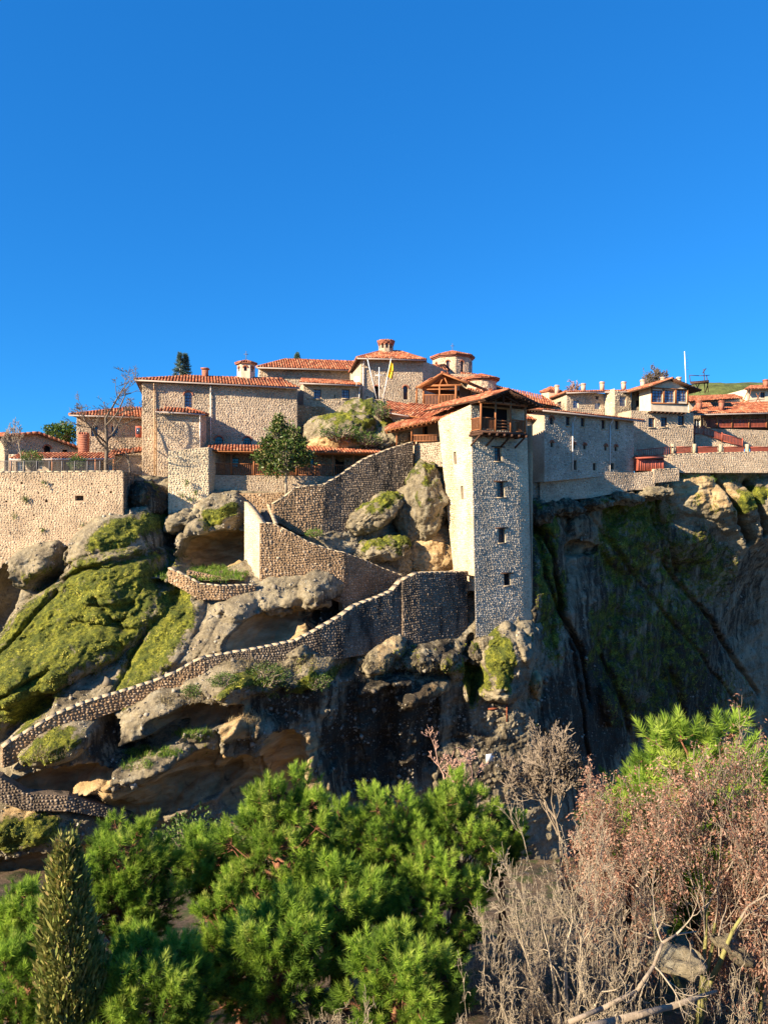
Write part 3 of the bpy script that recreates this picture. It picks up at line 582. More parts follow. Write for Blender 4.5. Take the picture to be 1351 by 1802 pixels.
def boulder(px, py, Yc, rx, ry, rd, ang=0, seed=0, moss_a=.8, stain_shade_a=.0, warm_a=0.0, amp=.22, yaw=0, name='rock_outcrop', sub=6, warm_low=0):
    """a rock body: displaced sphere, radii in photo px (rx, ry) and metres deep (rd)"""
    import bmesh
    bm = bmesh.new(); bmesh.ops.create_icosphere(bm, subdivisions=sub, radius=1); me = bpy.data.meshes.new(name); bm.to_mesh(me); bm.free()
    n = len(me.vertices); v = np.empty(n*3, np.float32); me.vertices.foreach_get('co', v); v = v.reshape(-1, 3).astype(float)
    s = Yc/F; q = v*np.array([rx*s, rd, ry*s]); d = nrm(v/np.array([rx*s, rd, ry*s])); rm = min(rx*s, ry*s, rd)
    off = seed*13.7; amp_ = amp*rm
    q = q+d*(amp_*1.1*fbm(q, .8/rm, 2, .5, off=off)+amp_*.45*fbm(q, 2.2/rm, 4, .55, off=off+4)-.10*fbm(q, 1.6, 3, .5, True, off=off)+.05*fbm(q, 4, 3, .6, off=off))[:, None]
    a = math.radians(ang); c, sn = math.cos(a), math.sin(a); q = np.stack([q[:, 0]*c-q[:, 2]*sn, q[:, 1], q[:, 0]*sn+q[:, 2]*c], 1)
    a = math.radians(yaw); c, sn = math.cos(a), math.sin(a); q = np.stack([q[:, 0]*c-q[:, 1]*sn, q[:, 0]*sn+q[:, 1]*c, q[:, 2]], 1)
    me.vertices.foreach_set('co', q.astype(np.float32).ravel()); me.polygons.foreach_set('use_smooth', np.ones(len(me.polygons), bool))
    nz_ = nrm(q/np.array([rx*s, rd, ry*s])**2)[:, 2]; C = P(px, py, Yc)
    ms = np.clip(moss_a*(.55+.45*nz_)+.45*fbm(q, .9, 3, .5, off=off+8), 0, 1); wv = np.clip(warm_a+warm_low*np.clip(-nz_*2.5+.2, 0, 1), 0, 1); ms = ms*(1-np.clip(wv*2, 0, 1))
    for k, vv in (('moss', ms), ('stain_shade', np.full(n, stain_shade_a)), ('warm', wv)):
        at = me.attributes.new(k, 'FLOAT', 'POINT'); at.data.foreach_set('value', vv.astype(np.float32))
    me.update(); me.materials.append(M['rock']); o = bpy.data.objects.new(name, me); COL.objects.link(o); o.location = tuple(C); o['kind'] = 'structure'; return o
boulder(748, 880, 65.2, 46, 74, 2.6, 0, 1, .8, 0, 0, .26); boulder(752, 975, 66.6, 62, 60, 3.0, 0, 2, 0, 0, .9, .12); boulder(722, 905, 65.0, 30, 52, 1.8, 10, 11, .35, 0, 0, .15)
boulder(655, 905, 64.0, 68, 30, 2.4, 27, 3, .85, 0, 0, .24); boulder(668, 968, 63.2, 58, 26, 2.0, 12, 4, .9, 0, 0, .24); boulder(700, 985, 64.8, 30, 44, 1.8, 0, 12, .3, .5, 0, .14)
boulder(600, 768, 69.0, 66, 46, 3.0, 24, 5, .95, 0, 0, .16, warm_low=.8); boulder(645, 745, 70.5, 58, 42, 3.0, -14, 6, .85, 0, 0, .18); boulder(672, 770, 69.5, 34, 34, 2.4, 0, 7, .9, 0, 0, .2); boulder(568, 765, 69.5, 34, 34, 2.4, 20, 8, .2, 0, 0, .12)
boulder(706, 762, 68.2, 22, 24, 1.3, 0, 9, .1, 0, .4, .12)
for q in ((985, 893, 69.6, 48, 16, 1.8, -8, 41, .2, .8), (1040, 886, 71.2, 40, 13, 1.6, 4, 42, .5, .7), (1092, 876, 72.6, 40, 14, 1.6, -5, 43, .3, .6), (1150, 868, 73.6, 34, 13, 1.5, 3, 44, .2, .3), (950, 905, 67.4, 26, 22, 1.6, 0, 45, .6, .8),
          (322, 918, 60.6, 34, 20, 1.6, 20, 46, .2, .3), (352, 908, 61.2, 24, 16, 1.4, 0, 47, .5, .2), (858, 1132, 61.2, 32, 18, 1.5, 0, 48, .4, .5), (905, 1124, 62.6, 34, 16, 1.6, 6, 49, .5, .3), (935, 1112, 64.0, 20, 22, 1.5, 0, 50, .4, .6), (835, 1150, 60.6, 18, 24, 1.2, 0, 51, .6, .7),
          (735, 1150, 58.4, 40, 12, 1.2, 3, 52, .5, .5), (790, 1156, 60.2, 34, 12, 1.2, -4, 53, .4, .6), (650, 1158, 56.2, 30, 12, 1.1, 10, 54, .6, .3), (545, 1062, 58.0, 40, 12, 1.2, 4, 55, .2, .2), (480, 1072, 56.8, 34, 12, 1.2, -3, 56, .1, 0), (640, 1092, 60.2, 30, 14, 1.2, 0, 57, .1, .8)):
    boulder(*q, 0, .28, sub=5)
boulder(255, 880, 61, 40, 34, 2, 0, 10, .5, 1.0, 0, .2)  # full darkening here paints the shade of the gap beside the wall

# ------------------------------------------------------------------ stair and terrace walls
def strip_wall(name, label, pts, thick=.45, sty='stair', cope=True, cat='stone wall', ends=(True, True), group=None, holes=None, copemat='coping'):
    """pts: (px, Y, py top, py bottom)"""
    g = [np.array([*P2(q[0], q[1]), Zp(q[2], q[1]), Zp(q[3], q[1])]) for q in pts]; mid = g[len(g)//2]
    root = thing(name, label, cat, (mid[0], mid[1], mid[3]), group); wb = MB(); cb = MB(); cl = {}; fs = []
    for a, b in zip(g[:-1], g[1:]):
        f = Face(a[:2], b[:2], a[3], a[2], b[2], b[3]); fs.append(f); hs = []
        for (x0, y0, x1, y1) in (holes or []):
            q0, z1 = f.px(x0, y0); q1, z0 = f.px(x1, y1)
            if .1 < q0 and q1 < f.L-.1: hs.append((q0, z0, q1, z1, 'hole'))
        wallface(wb, f, hs, .45); do_clad(sty, f, hs, cl)
        r_ = Face(b[:2]-f.n[:2]*thick, a[:2]-f.n[:2]*thick, b[3], b[2], a[2], a[3]); wallface(wb, r_, [])
        T = [np.array([*q, z]) for q, z in ((a[:2], a[2]), (b[:2], b[2]), (b[:2]-f.n[:2]*thick, b[2]), (a[:2]-f.n[:2]*thick, a[2]))]
        wb.add(T, [(0, 1, 2, 3)])
        if cope:
            L = f.L; k = max(1, int(L/.5))
            for i in range(k):
                t0, t1 = i/k+.002, (i+1)/k-.002; z = .05+R.uniform(-.01, .02); nn = f.n*(.03+R.uniform(-.01, .02)); dn = np.array([0, 0, R.uniform(-.012, .012)])
                c = [T[0]*(1-t0)+T[1]*t0+nn, T[0]*(1-t1)+T[1]*t1+nn, T[3]*(1-t1)+T[2]*t1-nn, T[3]*(1-t0)+T[2]*t0-nn]
                cb.add([q+dn-[0, 0, .02] for q in c]+[q+np.array([0, 0, z])+dn for q in c], [(0, 1, 5, 4), (1, 2, 6, 5), (2, 3, 7, 6), (3, 0, 4, 7), (4, 5, 6, 7)], R.uniform(0, 1))
    for q, f, e in ((g[0], fs[0], ends[0]), (g[-1], fs[-1], ends[1])):
        n = fs[0].n if f is fs[0] else f.n; a, b = q[:2], q[:2]-f.n[:2]*thick
        if e: ff = Face(b, a, q[3], q[2]) if q is g[0] else Face(a, b, q[3], q[2]); wallface(wb, ff, []); do_clad(sty, ff, [], cl)
    wo = wb.build('wall', M[STY[sty]['mor']], root)
    for k, mb in cl.items(): stuff(mb.build('stone', M[k], wo))
    if cope: stuff(cb.build('coping', M[copemat], root))
    return root, fs
strip_wall('retaining_wall', 'long pale rubble retaining wall under the railing terrace at the left edge of the cliff', [(-110, 57.2, 830, 1010), (20, 57.6, 831, 1000), (120, 57.8, 830, 960), (217, 58, 829, 935)], .8, 'peach', holes=[(147-15, 872, 152-5, 881), (36, 848, 40, 852), (92, 851, 95, 854), (79, 880, 84, 884), (9, 881, 13, 884), (160, 850, 163, 853), (172, 865, 175, 868), (193, 864, 197, 868), (115, 907, 118, 910), (58, 905, 61, 908), (24, 862, 27, 865), (182, 897, 184, 900), (66, 866, 69, 869)], copemat='coping', ends=(False, False))
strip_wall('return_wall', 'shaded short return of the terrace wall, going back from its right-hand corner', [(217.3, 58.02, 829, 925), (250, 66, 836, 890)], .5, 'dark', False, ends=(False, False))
strip_wall('stair_wall', 'long low parapet of round stones climbing from the lower left corner of the path to the round turn above the caves', [(5, 45.2, 1316, 1352), (20, 45.5, 1305, 1348), (60, 46.1, 1281, 1325), (100, 46.7, 1257, 1296), (150, 47.5, 1237, 1272), (210, 48.4, 1219, 1250), (270, 49.3, 1200, 1236), (310, 49.8, 1183, 1222), (340, 50.1, 1165, 1207), (362, 50.4, 1156, 1200)], .45, 'stair')
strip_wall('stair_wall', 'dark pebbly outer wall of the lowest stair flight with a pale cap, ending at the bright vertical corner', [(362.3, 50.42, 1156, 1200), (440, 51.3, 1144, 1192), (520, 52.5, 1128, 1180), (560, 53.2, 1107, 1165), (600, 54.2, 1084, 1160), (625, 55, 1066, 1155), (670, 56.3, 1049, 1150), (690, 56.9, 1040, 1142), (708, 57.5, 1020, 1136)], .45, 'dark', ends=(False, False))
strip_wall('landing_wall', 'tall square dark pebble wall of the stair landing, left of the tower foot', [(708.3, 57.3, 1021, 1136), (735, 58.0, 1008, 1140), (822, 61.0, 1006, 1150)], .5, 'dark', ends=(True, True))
strip_wall('landing_parapet', 'sunlit low parapet running from the landing up to the tower foot', [(760, 64, 1014, 1040), (836, 61.5, 993, 1040)], .4, 'pale', ends=(False, False))
strip_wall('stair_wall', 'broad sunlit stone wall of the middle flight, descending right from the open stair head', [(457, 57, 920, 1068), (480, 57.25, 921, 1062), (510, 57.5, 936, 1050), (545, 57.9, 955, 1050), (575, 58.3, 965, 1052), (602, 58.6, 973, 1062)], .5, 'stair', ends=(False, False))
strip_wall('stair_wall', 'shaded lower continuation of the middle flight wall, ending behind the lowest wall', [(602.3, 58.6, 972, 1075), (640, 59.9, 985, 1085), (670, 61, 999, 1080), (700, 62, 1010, 1075), (725, 62.8, 1022, 1070)], .5, 'stair', ends=(False, False))
strip_wall('stair_head_wall', 'narrow bright left flank of the open stair head', [(430, 60.3, 884, 1010), (444, 58.6, 900, 1030), (456.7, 57.05, 920, 1062)], .45, 'pale', ends=(True, False))
strip_wall('stair_wall', 'low wall joining the open stair head to the upper flight, above the dark steps', [(415, 62.2, 868, 892), (450, 62.1, 868, 900), (500, 62, 866, 915)], .4, 'stair', False, ends=(True, False))
strip_wall('stair_wall', 'sunlit lower stretch of the upper stair wall below the broadleaf tree', [(480, 60, 886, 915), (500, 60.3, 874, 925), (520, 60.6, 858, 938), (545, 61, 855, 945), (569, 61.5, 853, 950)], .5, 'stair', ends=(True, False))
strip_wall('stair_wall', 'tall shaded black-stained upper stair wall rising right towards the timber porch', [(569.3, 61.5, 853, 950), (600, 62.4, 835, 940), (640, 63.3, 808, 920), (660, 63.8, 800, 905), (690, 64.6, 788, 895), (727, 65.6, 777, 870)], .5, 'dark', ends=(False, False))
strip_wall('ledge_wall', 'small sunlit retaining wall holding the grassy ledge beside the cave', [(296, 54.8, 1000, 1024), (325, 54.6, 1013, 1040), (350, 54.6, 1027, 1056), (390, 54.9, 1031, 1056), (450, 56, 1029, 1054)], .4, 'stair')
strip_wall('ledge_parapet', 'low inner kerb of rubble at the front edge of the grassy ledge', [(330, 56.0, 1003, 1022), (400, 56.4, 1018, 1034), (440, 57, 1026, 1040)], .3, 'stair', False)
strip_wall('path_wall', 'broad brown path wall at the lower left edge, above the mossy boulder', [(-60, 44.0, 1352, 1400), (0, 44.3, 1368, 1412), (45, 44.7, 1396, 1428), (120, 45.4, 1401, 1428), (190, 46.6, 1420, 1440), (240, 47.8, 1434, 1450)], .8, 'dark', False, copemat='coping')
strip_wall('terrace_wall', 'shaded rubble base wall below the long grey building on the right', [(950, 67.6, 826, 885), (1040, 70.4, 829, 876), (1115, 72.7, 832, 862), (1152, 73.4, 829, 862)], .6, 'warm', False, ends=(False, False))
strip_wall('terrace_wall', 'short sunlit stub of wall right of the dark red shed', [(1150, 73.3, 826, 850), (1195, 74.2, 825, 846)], .6, 'warm')
strip_wall('terrace_wall', 'long sunlit terrace wall under the red fence at the right edge', [(1120, 75.4, 806, 832), (1183, 75.6, 800, 832), (1260, 76.8, 797, 832), (1351, 78, 795, 832), (1450, 79.5, 795, 832)], .6, 'fine')
strip_wall('terrace_wall', 'upper sloping wall carrying the red stair railing on the right', [(1222, 80, 764, 805), (1260, 80.3, 768, 805), (1306, 80.6, 787, 805)], .5, 'warm', ends=(False, False))
# open stair head: steps and inner walls
st = thing('stair_flight', 'dark stone steps seen between the low walls at the open stair head', 'steps', P(470, 905, 60)); mb = MB()
for i in range(9):
    c = P(470+i*0-i*1.4, 925, 58.4); mb = MB(); q = np.array([(472-i*1.0-675.5)*59/F, 58.6+i*.42, Zp(921, 58)+.15*i-.6]); mb.box(q, (1.3, .44, 1.2), -.1); mb.build('step', M['mortar_dark'], st)
strip_wall('stair_kerb', 'slim pale kerb wall on the right of the dark steps', [(488, 58.2, 921, 935), (475, 62, 888, 925)], .25, 'stair')
# path surfaces behind the parapets
def ribbon(name, pts, mat): 
    mb = MB()
    for (a, b), (c, d) in zip(pts[:-1], pts[1:]): mb.quad(a, c, d, b)
    o = mb.build(name, M[mat]); o['kind'] = 'structure'; return o
ribbon('stair_path', [(P(px, py+18, y+.3), P(px, py+18, y+.3)+np.array([-.8, 2.2, .15])) for px, y, py in [(5, 45.2, 1316), (60, 46.1, 1281), (150, 47.5, 1237), (270, 49.3, 1200), (362, 50.4, 1156), (520, 52.5, 1128), (600, 54.2, 1084), (670, 56.3, 1049), (735, 58, 1008), (822, 61, 1003)]], 'earth')
ribbon('upper_path', [(P(px, py+16, y+.3), P(px, py+16, y+.3)+np.array([-1.2, 1.6, .1])) for px, y, py in [(480, 60, 886), (545, 61, 855), (600, 62.4, 835), (660, 63.8, 800), (727, 65.6, 777)]], 'earth')
ribbon('middle_path', [(P(px, py+16, y+.3), P(px, py+16, y+.3)+np.array([-.6, 2.6, .1])) for px, y, py in [(457, 57, 925), (545, 57.9, 955), (602, 58.6, 975), (725, 62.8, 1022)]], 'earth')
# ------------------------------------------------------------------ the tower
tw = thing('tower', 'tall square winch tower with sunlit left side, small windows and a timber gable balcony', 'tower', P(850, 1110, 61))
Ct, Cb = P2(828, 60), P2(836.5, 60.05); Bt, Bb = P2(907, 62.3), P2(920, 62.7); Rt, Rb = P2(926, 63.1), P2(937, 63.5)
zt = Zp(712, 60); zb = -10.2; k = (-5.2-zb)/(zt-zb); Cm = Cb*(1-k)+Ct*k
fL = Face(P2(798, 63.6), Cm, -5.2, Zp(738, 64.1), zt2=zt, At=P2(769, 64.3), Bt=Ct); fF = Face(Cb, Bb, zb, zt, At=Ct, Bt=Bt); fR = Face(Bb, Rb, zb, zt, At=Bt, Bt=Rt)
wb = MB(); cl = {}
def hol(f, L):
    o = []
    for (x0, y0, x1, y1, k_) in L: a, b = f.px(x0, y0); c, d = f.px(x1, y1); o.append((a, d, c, b, k_))
    return o
for f, hs, sty in ((fL, hol(fL, [(802, 795, 806.5, 817, 'open'), (810.5, 855, 815, 879, 'open')]), 'pale'), (fF, hol(fF, [(873, 787, 886, 812, 'bars lintel'), (876, 848, 889, 875, 'bars lintel'), (876, 930, 888, 955, 'bars lintel'), (883.5, 1010, 895, 1030, 'open lintel'), (850, 714, 903, 757, 'open')]), 'grey'), (fR, [], 'pale')):
    wallface(wb, f, hs, .4); st_ = dict(STY[sty]); mt = st_.pop('mat'); st_.pop('mor'); cl.setdefault(mt, MB()); clad(cl[mt], f, hs, **st_); windows(tw, f, hs[:4], .4)
for a, b in ((fR.B, fL.A+[3, 4]), (fL.A+[3, 4], fL.A)): wallface(wb, Face(a, b, zb, 7.5), [])
wb.add([[*fL.At, 8], [*Ct, 8.7], [*Bt, 8.7], [*Rt, 8.7]], [(0, 1, 2, 3)])
wo = wb.build('wall', M['mortar_pale'], tw)
for k_, m_ in cl.items(): stuff(m_.build('stone', M[k_], wo))
mb = MB(); f = fF; (u0, _), (u1, _) = f.px(852, 760), f.px(902, 760); mb.quad(f.pt(u0-.2, Zp(757, 61), -.39), f.pt(u1+.2, Zp(757, 61), -.39), f.pt(u1+.2, zt, -.39), f.pt(u0-.2, zt, -.39)); mb.build('dark_doorway', M['dark'], tw)
# balcony
o_ = 1.35; g = Face(Ct+fF.n[:2]*o_, Bt+fF.n[:2]*o_+fF.d[:2]*.3, 0, 1); zf = Zp(759, 59.5)
ua, _ = g.px(846, 760); ub, _ = g.px(924, 760)
def gp(u, off, z): return np.array([*(g.A+g.d[:2]*u+g.n[:2]*off), z])
mb = MB(); c = [gp(ua-.1, .1, zf-.16), gp(ub+.1, .1, zf-.16), gp(ub+.1, -o_, zf-.16), gp(ua-.1, -o_, zf-.16)]; mb.add(c+[q+[0, 0, .16] for q in c], [(0, 3, 2, 1), (4, 5, 6, 7), (0, 1, 5, 4), (1, 2, 6, 5), (2, 3, 7, 6), (3, 0, 4, 7)]); mb.build('balcony_floor', M['wood_dark'], tw)
for i in range(7): u = ua+(ub-ua)*i/6; beam(tw, gp(u, .25, zf-.26), gp(u, -o_-.2, zf-.26), .14, .18, 'wood_dark', 'joist')
for i in range(4): beam(tw, gp(ua+(ub-ua)*(i/3), -.1, zf-.35), gp(ua+(ub-ua)*(i/3), -o_, zf-1.1), .1, .12, 'wood_dark', 'brace')
ps = [ua+(ub-ua)*q for q in (0, .32, .66, 1)]
for u in ps: post(tw, gp(u, 0, zf), Zp(709, 59.6)-zf+.25, .15)
for a, b in zip(ps[:-1], ps[1:]):
    if a == ps[1]:
        for h in (.15, .4, .65, .9): beam(tw, gp(a, 0, zf+h), gp(b, 0, zf+h), .05, .10, 'wood', 'cross_rail')
    else: railing(tw, gp(a, 0, zf), gp(b, 0, zf), 1.05, .14)
railing(tw, gp(ua, 0, zf), gp(ua, -o_, zf), 1.05, .14); railing(tw, gp(ub, 0, zf), gp(ub, -o_, zf), 1.05, .14)
zp = Zp(709, 59.6); beam(tw, gp(ua-.2, 0, zp), gp(ub+.2, 0, zp), .16, .2); uc = (ua+ub)/2-.1; za = Zp(688, 58.9)
beam(tw, gp(uc, .1, zp), gp(uc, .1, za), .12, .12, 'wood_dark', 'king_post'); beam(tw, gp(ua+.6, .1, zp), gp(uc, .1, za-.15), .1, .12, 'wood_dark', 'brace'); beam(tw, gp(ub-.6, .1, zp), gp(uc, .1, za-.15), .1, .12, 'wood_dark', 'brace')
for u in (ua+1.0, ub-1.0): beam(tw, gp(u, .1, zp), gp(u, .1, zp+.45), .1, .1, 'wood_dark', 'brace')
Fl, Fa, Fr = gp(ua-.25, .75, Zp(704, 59)), gp(uc, .75, Zp(684, 59)), gp(ub+1.15, .75, Zp(713, 61)); bk = -fF.n*8.5
roof(tw, [(Fl+bk, Fl, Fa, Fa+bk), (Fr, Fr+bk, Fa+bk, Fa)], [(Fa, Fa+bk)], mat='wood_dark', name='gable_roof')
for i in range(9):   # rafter ends under the gable eaves
    t = (i+.5)/9
    for a, b in ((Fl, Fa), (Fa, Fr)):
        q = a+(b-a)*t-[0, 0, .2]; beam(tw, q, q-fF.n*1.9, .07, .09, 'wood_dark', 'rafter')
B_ = np.array([.7, 2.9, 1.15])
E0, E1, E2 = P(676, 757, 66.4), P(778, 736.5, 63.9), P(851, 702.5, 59.9)
roof(tw, [(E0, E1, E1+B_, E0+B_), (E1, E2, E2+B_+[.5, 0, 0], E1+B_)], [], [], mat='wood', name='lean_to_roof')
for i in range(26):
    t = (i+.5)/26; q = E0+(E1-E0)*t*2 if t < .5 else E1+(E2-E1)*(t*2-1); q = q-[0, 0, .2]; beam(tw, q+[0, -.02, 0], q+np.array([.25, 1, .3]), .08, .1, 'wood', 'rafter')
# timber porch at the head of the stairs
pr = thing('timber_porch', 'small timber porch on a pale pier at the stair top, left of the tower', 'porch', P(745, 815, 66))
f = Face(P2(733, 66.2), P2(784, 65.1), Zp(822, 66), Zp(779, 66)); wb = MB(); wallface(wb, f, []); q_ = Face(P2(724, 67), P2(733, 65.9), Zp(845, 66), Zp(776, 66)); wallface(wb, q_, []); wb.quad(q_.pt(0, q_.hi), q_.pt(q_.L, q_.hi), np.array([*f.B, f.hi]), np.array([*(f.B+[0, 3]), f.hi])); wo = wb.build('wall', M['mortar'], pr)
cl = {}; do_clad('dark', f, [], cl); do_clad('pale', q_, [], cl)
for k_, m_ in cl.items(): stuff(m_.build('stone', M[k_], wo))
mb = MB(); mb.box(P(748, 779, 66.4)+[0, .3, 0], (2.6, 1.2, .16)); mb.build('balcony_floor', M['wood'], pr)
railing(pr, P(724, 778, 66.1), P(770, 778, 65.3), .62, .13); railing(pr, P(724, 778, 66.1), P(722, 778, 68), .62, .13)
for px, py0, y in ((724, 778, 66), (721.5, 778, 68), (698, 790, 66.6), (745, 778, 68.5), (690, 792, 67.6)): p_ = P(px, py0, y); post(pr, p_, Zp(752 if px < 715 else 742, y)-p_[2], .13)
beam(pr, P(680, 762, 66.7), P(770, 744, 64.9), .12, .14)
f = Face(P2(728, 70), P2(792, 68.2), Zp(790, 70), Zp(735, 70)); mb = MB(); hs = hol(f, [(735, 748, 752, 772, 'pane')]); wallface(mb, f, hs); mb.build('back_wall', M['plaster'], pr); windows(pr, f, hs)
# curved tiled roof and cream wall left of the tower
cr, _ = building('gatehouse', 'cream plastered gatehouse with wide tiled roof between the rock outcrop and the tower', 'house', [dict(A=(684, 68.8), B=(727, 67.6), top=728, bot=795, sty=None, holes=[(696, 740, 700, 752, 'arch open')])], 3.5, None)
e0, e1, e2 = P(672, 722.5, 68), P(720, 731, 67), P(790, 742, 65.6)
roof(cr, [(e0, e1, P(718, 710.5, 70.6), P(684, 707, 71.5)), (e1, e2, P(800, 716, 69.5), P(718, 710.5, 70.6))], [], [(e0, e1)], mat='wood')
# right neighbour of the tower
rb, rf = building('stone_house', 'narrow grey stone house squeezed between the tower and the long grey building', 'house', [dict(A=(912, 67.5), B=(957, 68.2), top=731, bot=905, holes=[(932, 768, 940, 786, 'open'), (953, 738, 959, 764, 'open')])], 5, 'grey')
roof(rb, [(P(905, 734, 67.1), P(964, 742, 67.6), P(962, 726, 70), P(908, 722, 70))], [], [])
# ------------------------------------------------------------------ main block
mn, mf = building('main_hall', 'long stone hall with flat-looking tiled roof, arched windows and a projecting bay on its left', 'building',
    [dict(A=(250, 65.4), B=(277, 65.7), top=673, bot=845), dict(A=(277.1, 65.7), B=(523, 68.9), top=674, bot=872, holes=[(324.5, 689, 338, 717, 'arch blue bars'), (378, 768, 392, 792, 'arch bars'), (428, 769, 442, 792, 'arch bars')])], 9, 'warm', ('warm', 'warm'))
f = mf[1]; A = P(237, 667, 64.8); Bq = P(527, 681.5, 68.3); f0 = nrm(Bq-A); nb = np.array([-f0[1], f0[0], 0]); A2 = A+nb*10; B2 = Bq+nb*10
r0 = A+nb*4.2+f0*4.6+[0, 0, 1.0]; r1 = Bq+nb*4.2-f0*1+[0, 0, 1.45]; r0[2] = Zp(662.5, r0[1]); r1[2] = Zp(667, r1[1])
roof(mn, [(A, Bq, r1, r0), (A2, A, r0, r0), (B2, A2, r0, r1)], [(A, r0), (r0, r1)], [(A, Bq)])
pipe(mn, mf[0], 271.5, 678, 835, 'pipe_tan'); pipe(mn, mf[1], 370.5, 682, 785, 'pipe')
mb = MB(); c = P(361, 660, 70); mb.box(c, (.5, .5, 1.1)); mb.box(c+[0, 0, .6], (.7, .7, .12)); ch = mb.build('chimney', M['brick_red'], mn)
# projecting bay
by, bf = building('stone_bay', 'projecting stone bay with its own small tiled roof on the front of the long hall', 'building', [dict(A=(276.5, 63.4), B=(353, 64.3), top=728, bot=850), dict(A=(353.1, 64.3), B=(363, 65.5), top=728, bot=850)], 2.6, 'warm', nf=0)
A, Bq, Cq = P(273.5, 722.5, 63), P(361, 728, 64), P(368, 731, 66.2); rr = P(328, 717.5, 66.6); rl = P(292, 718, 66.0)
roof(by, [(A, Bq, rr, rl), (Bq, Cq, rr, rr)], [(Bq, rr)], [(A, Bq)]); pipe(by, bf[0], 352, 733, 795, 'pipe')
# bright buttress
bu = thing('buttress_tower', 'bright square stone buttress with small weeds, at the left end of the timber gallery', 'buttress', P(330, 900, 61))
fb = Face(P2(296, 61.0), P2(367, 61.5), Zp(905, 61), Zp(793, 60.6), Zp(787, 61.7)); fc = Face(fb.B, fb.B+np.array([.5, 4.5]), fb.lo, fb.zt2); fd = Face(fb.A+np.array([.3, 4.5]), fb.A, fb.lo, fb.zt)
wb = MB(); cl = {}
for f in (fb, fc, fd): wallface(wb, f, []); do_clad('pale', f, [], cl)
wb.add([[*fb.A, fb.zt], [*fb.B, fb.zt2], [*fc.B, fb.zt2], [*fd.A, fb.zt]], [(0, 1, 2, 3)]); wo = wb.build('wall', M['mortar_pale'], bu)
for k_, m_ in cl.items(): stuff(m_.build('stone', M[k_], wo))
# ------------------------------------------------------------------ timber gallery
ga = thing('timber_gallery', 'long open timber gallery with orange tiled roof and slatted railing behind the broadleaf tree', 'gallery', P(520, 865, 64))
fg = Face(P2(368, 62.9), P2(690, 66), Zp(872, 62.9), Zp(836, 62.9)); wb = MB(); wallface(wb, fg, []); cl = {}; do_clad('warm', fg, [], cl)
wb.quad(fg.pt(0, fg.hi), fg.pt(fg.L, fg.hi), fg.pt(fg.L, fg.hi, -2.6), fg.pt(0, fg.hi, -2.6)); fbk = Face(P2(368, 62.9)-fg.n[:2]*2.6, P2(690, 66)-fg.n[:2]*2.6, fg.hi, Zp(786, 65.5))
hs = hol(fbk, [(540, 800, 552, 822, 'pane'), (590, 805, 606, 838, 'open'), (640, 805, 656, 832, 'open'), (405, 806, 420, 822, 'pane')]); wallface(wb, fbk, hs); do_clad('fine', fbk, hs, cl); wo = wb.build('wall', M['mortar'], ga); windows(ga, fbk, hs)
for k_, m_ in cl.items(): stuff(m_.build('stone', M[k_], wo))
za = Zp(795, 62.9); pu = [fg.px(px, 800)[0] for px in (371, 407, 447, 486, 522, 555, 586, 622, 660)]
for u in pu: post(ga, fg.pt(u, fg.hi, -.15), za-fg.hi, .13)
for a, b in zip(pu[:-1], pu[1:]): railing(ga, fg.pt(a, fg.hi, -.15), fg.pt(b, fg.hi, -.15), 1.0, .17, 'wood')
beam(ga, fg.pt(0, za, -.15), fg.pt(fg.L, za, -.15), .15, .18)
e0, e1 = P(364, 792, 62.3), P(676, 797, 65.2); sl = -fg.n*3.3+np.array([0, 0, .75])
roof(ga, [(e0, e1, e1+sl, e0+sl)], [], [], mat='wood')
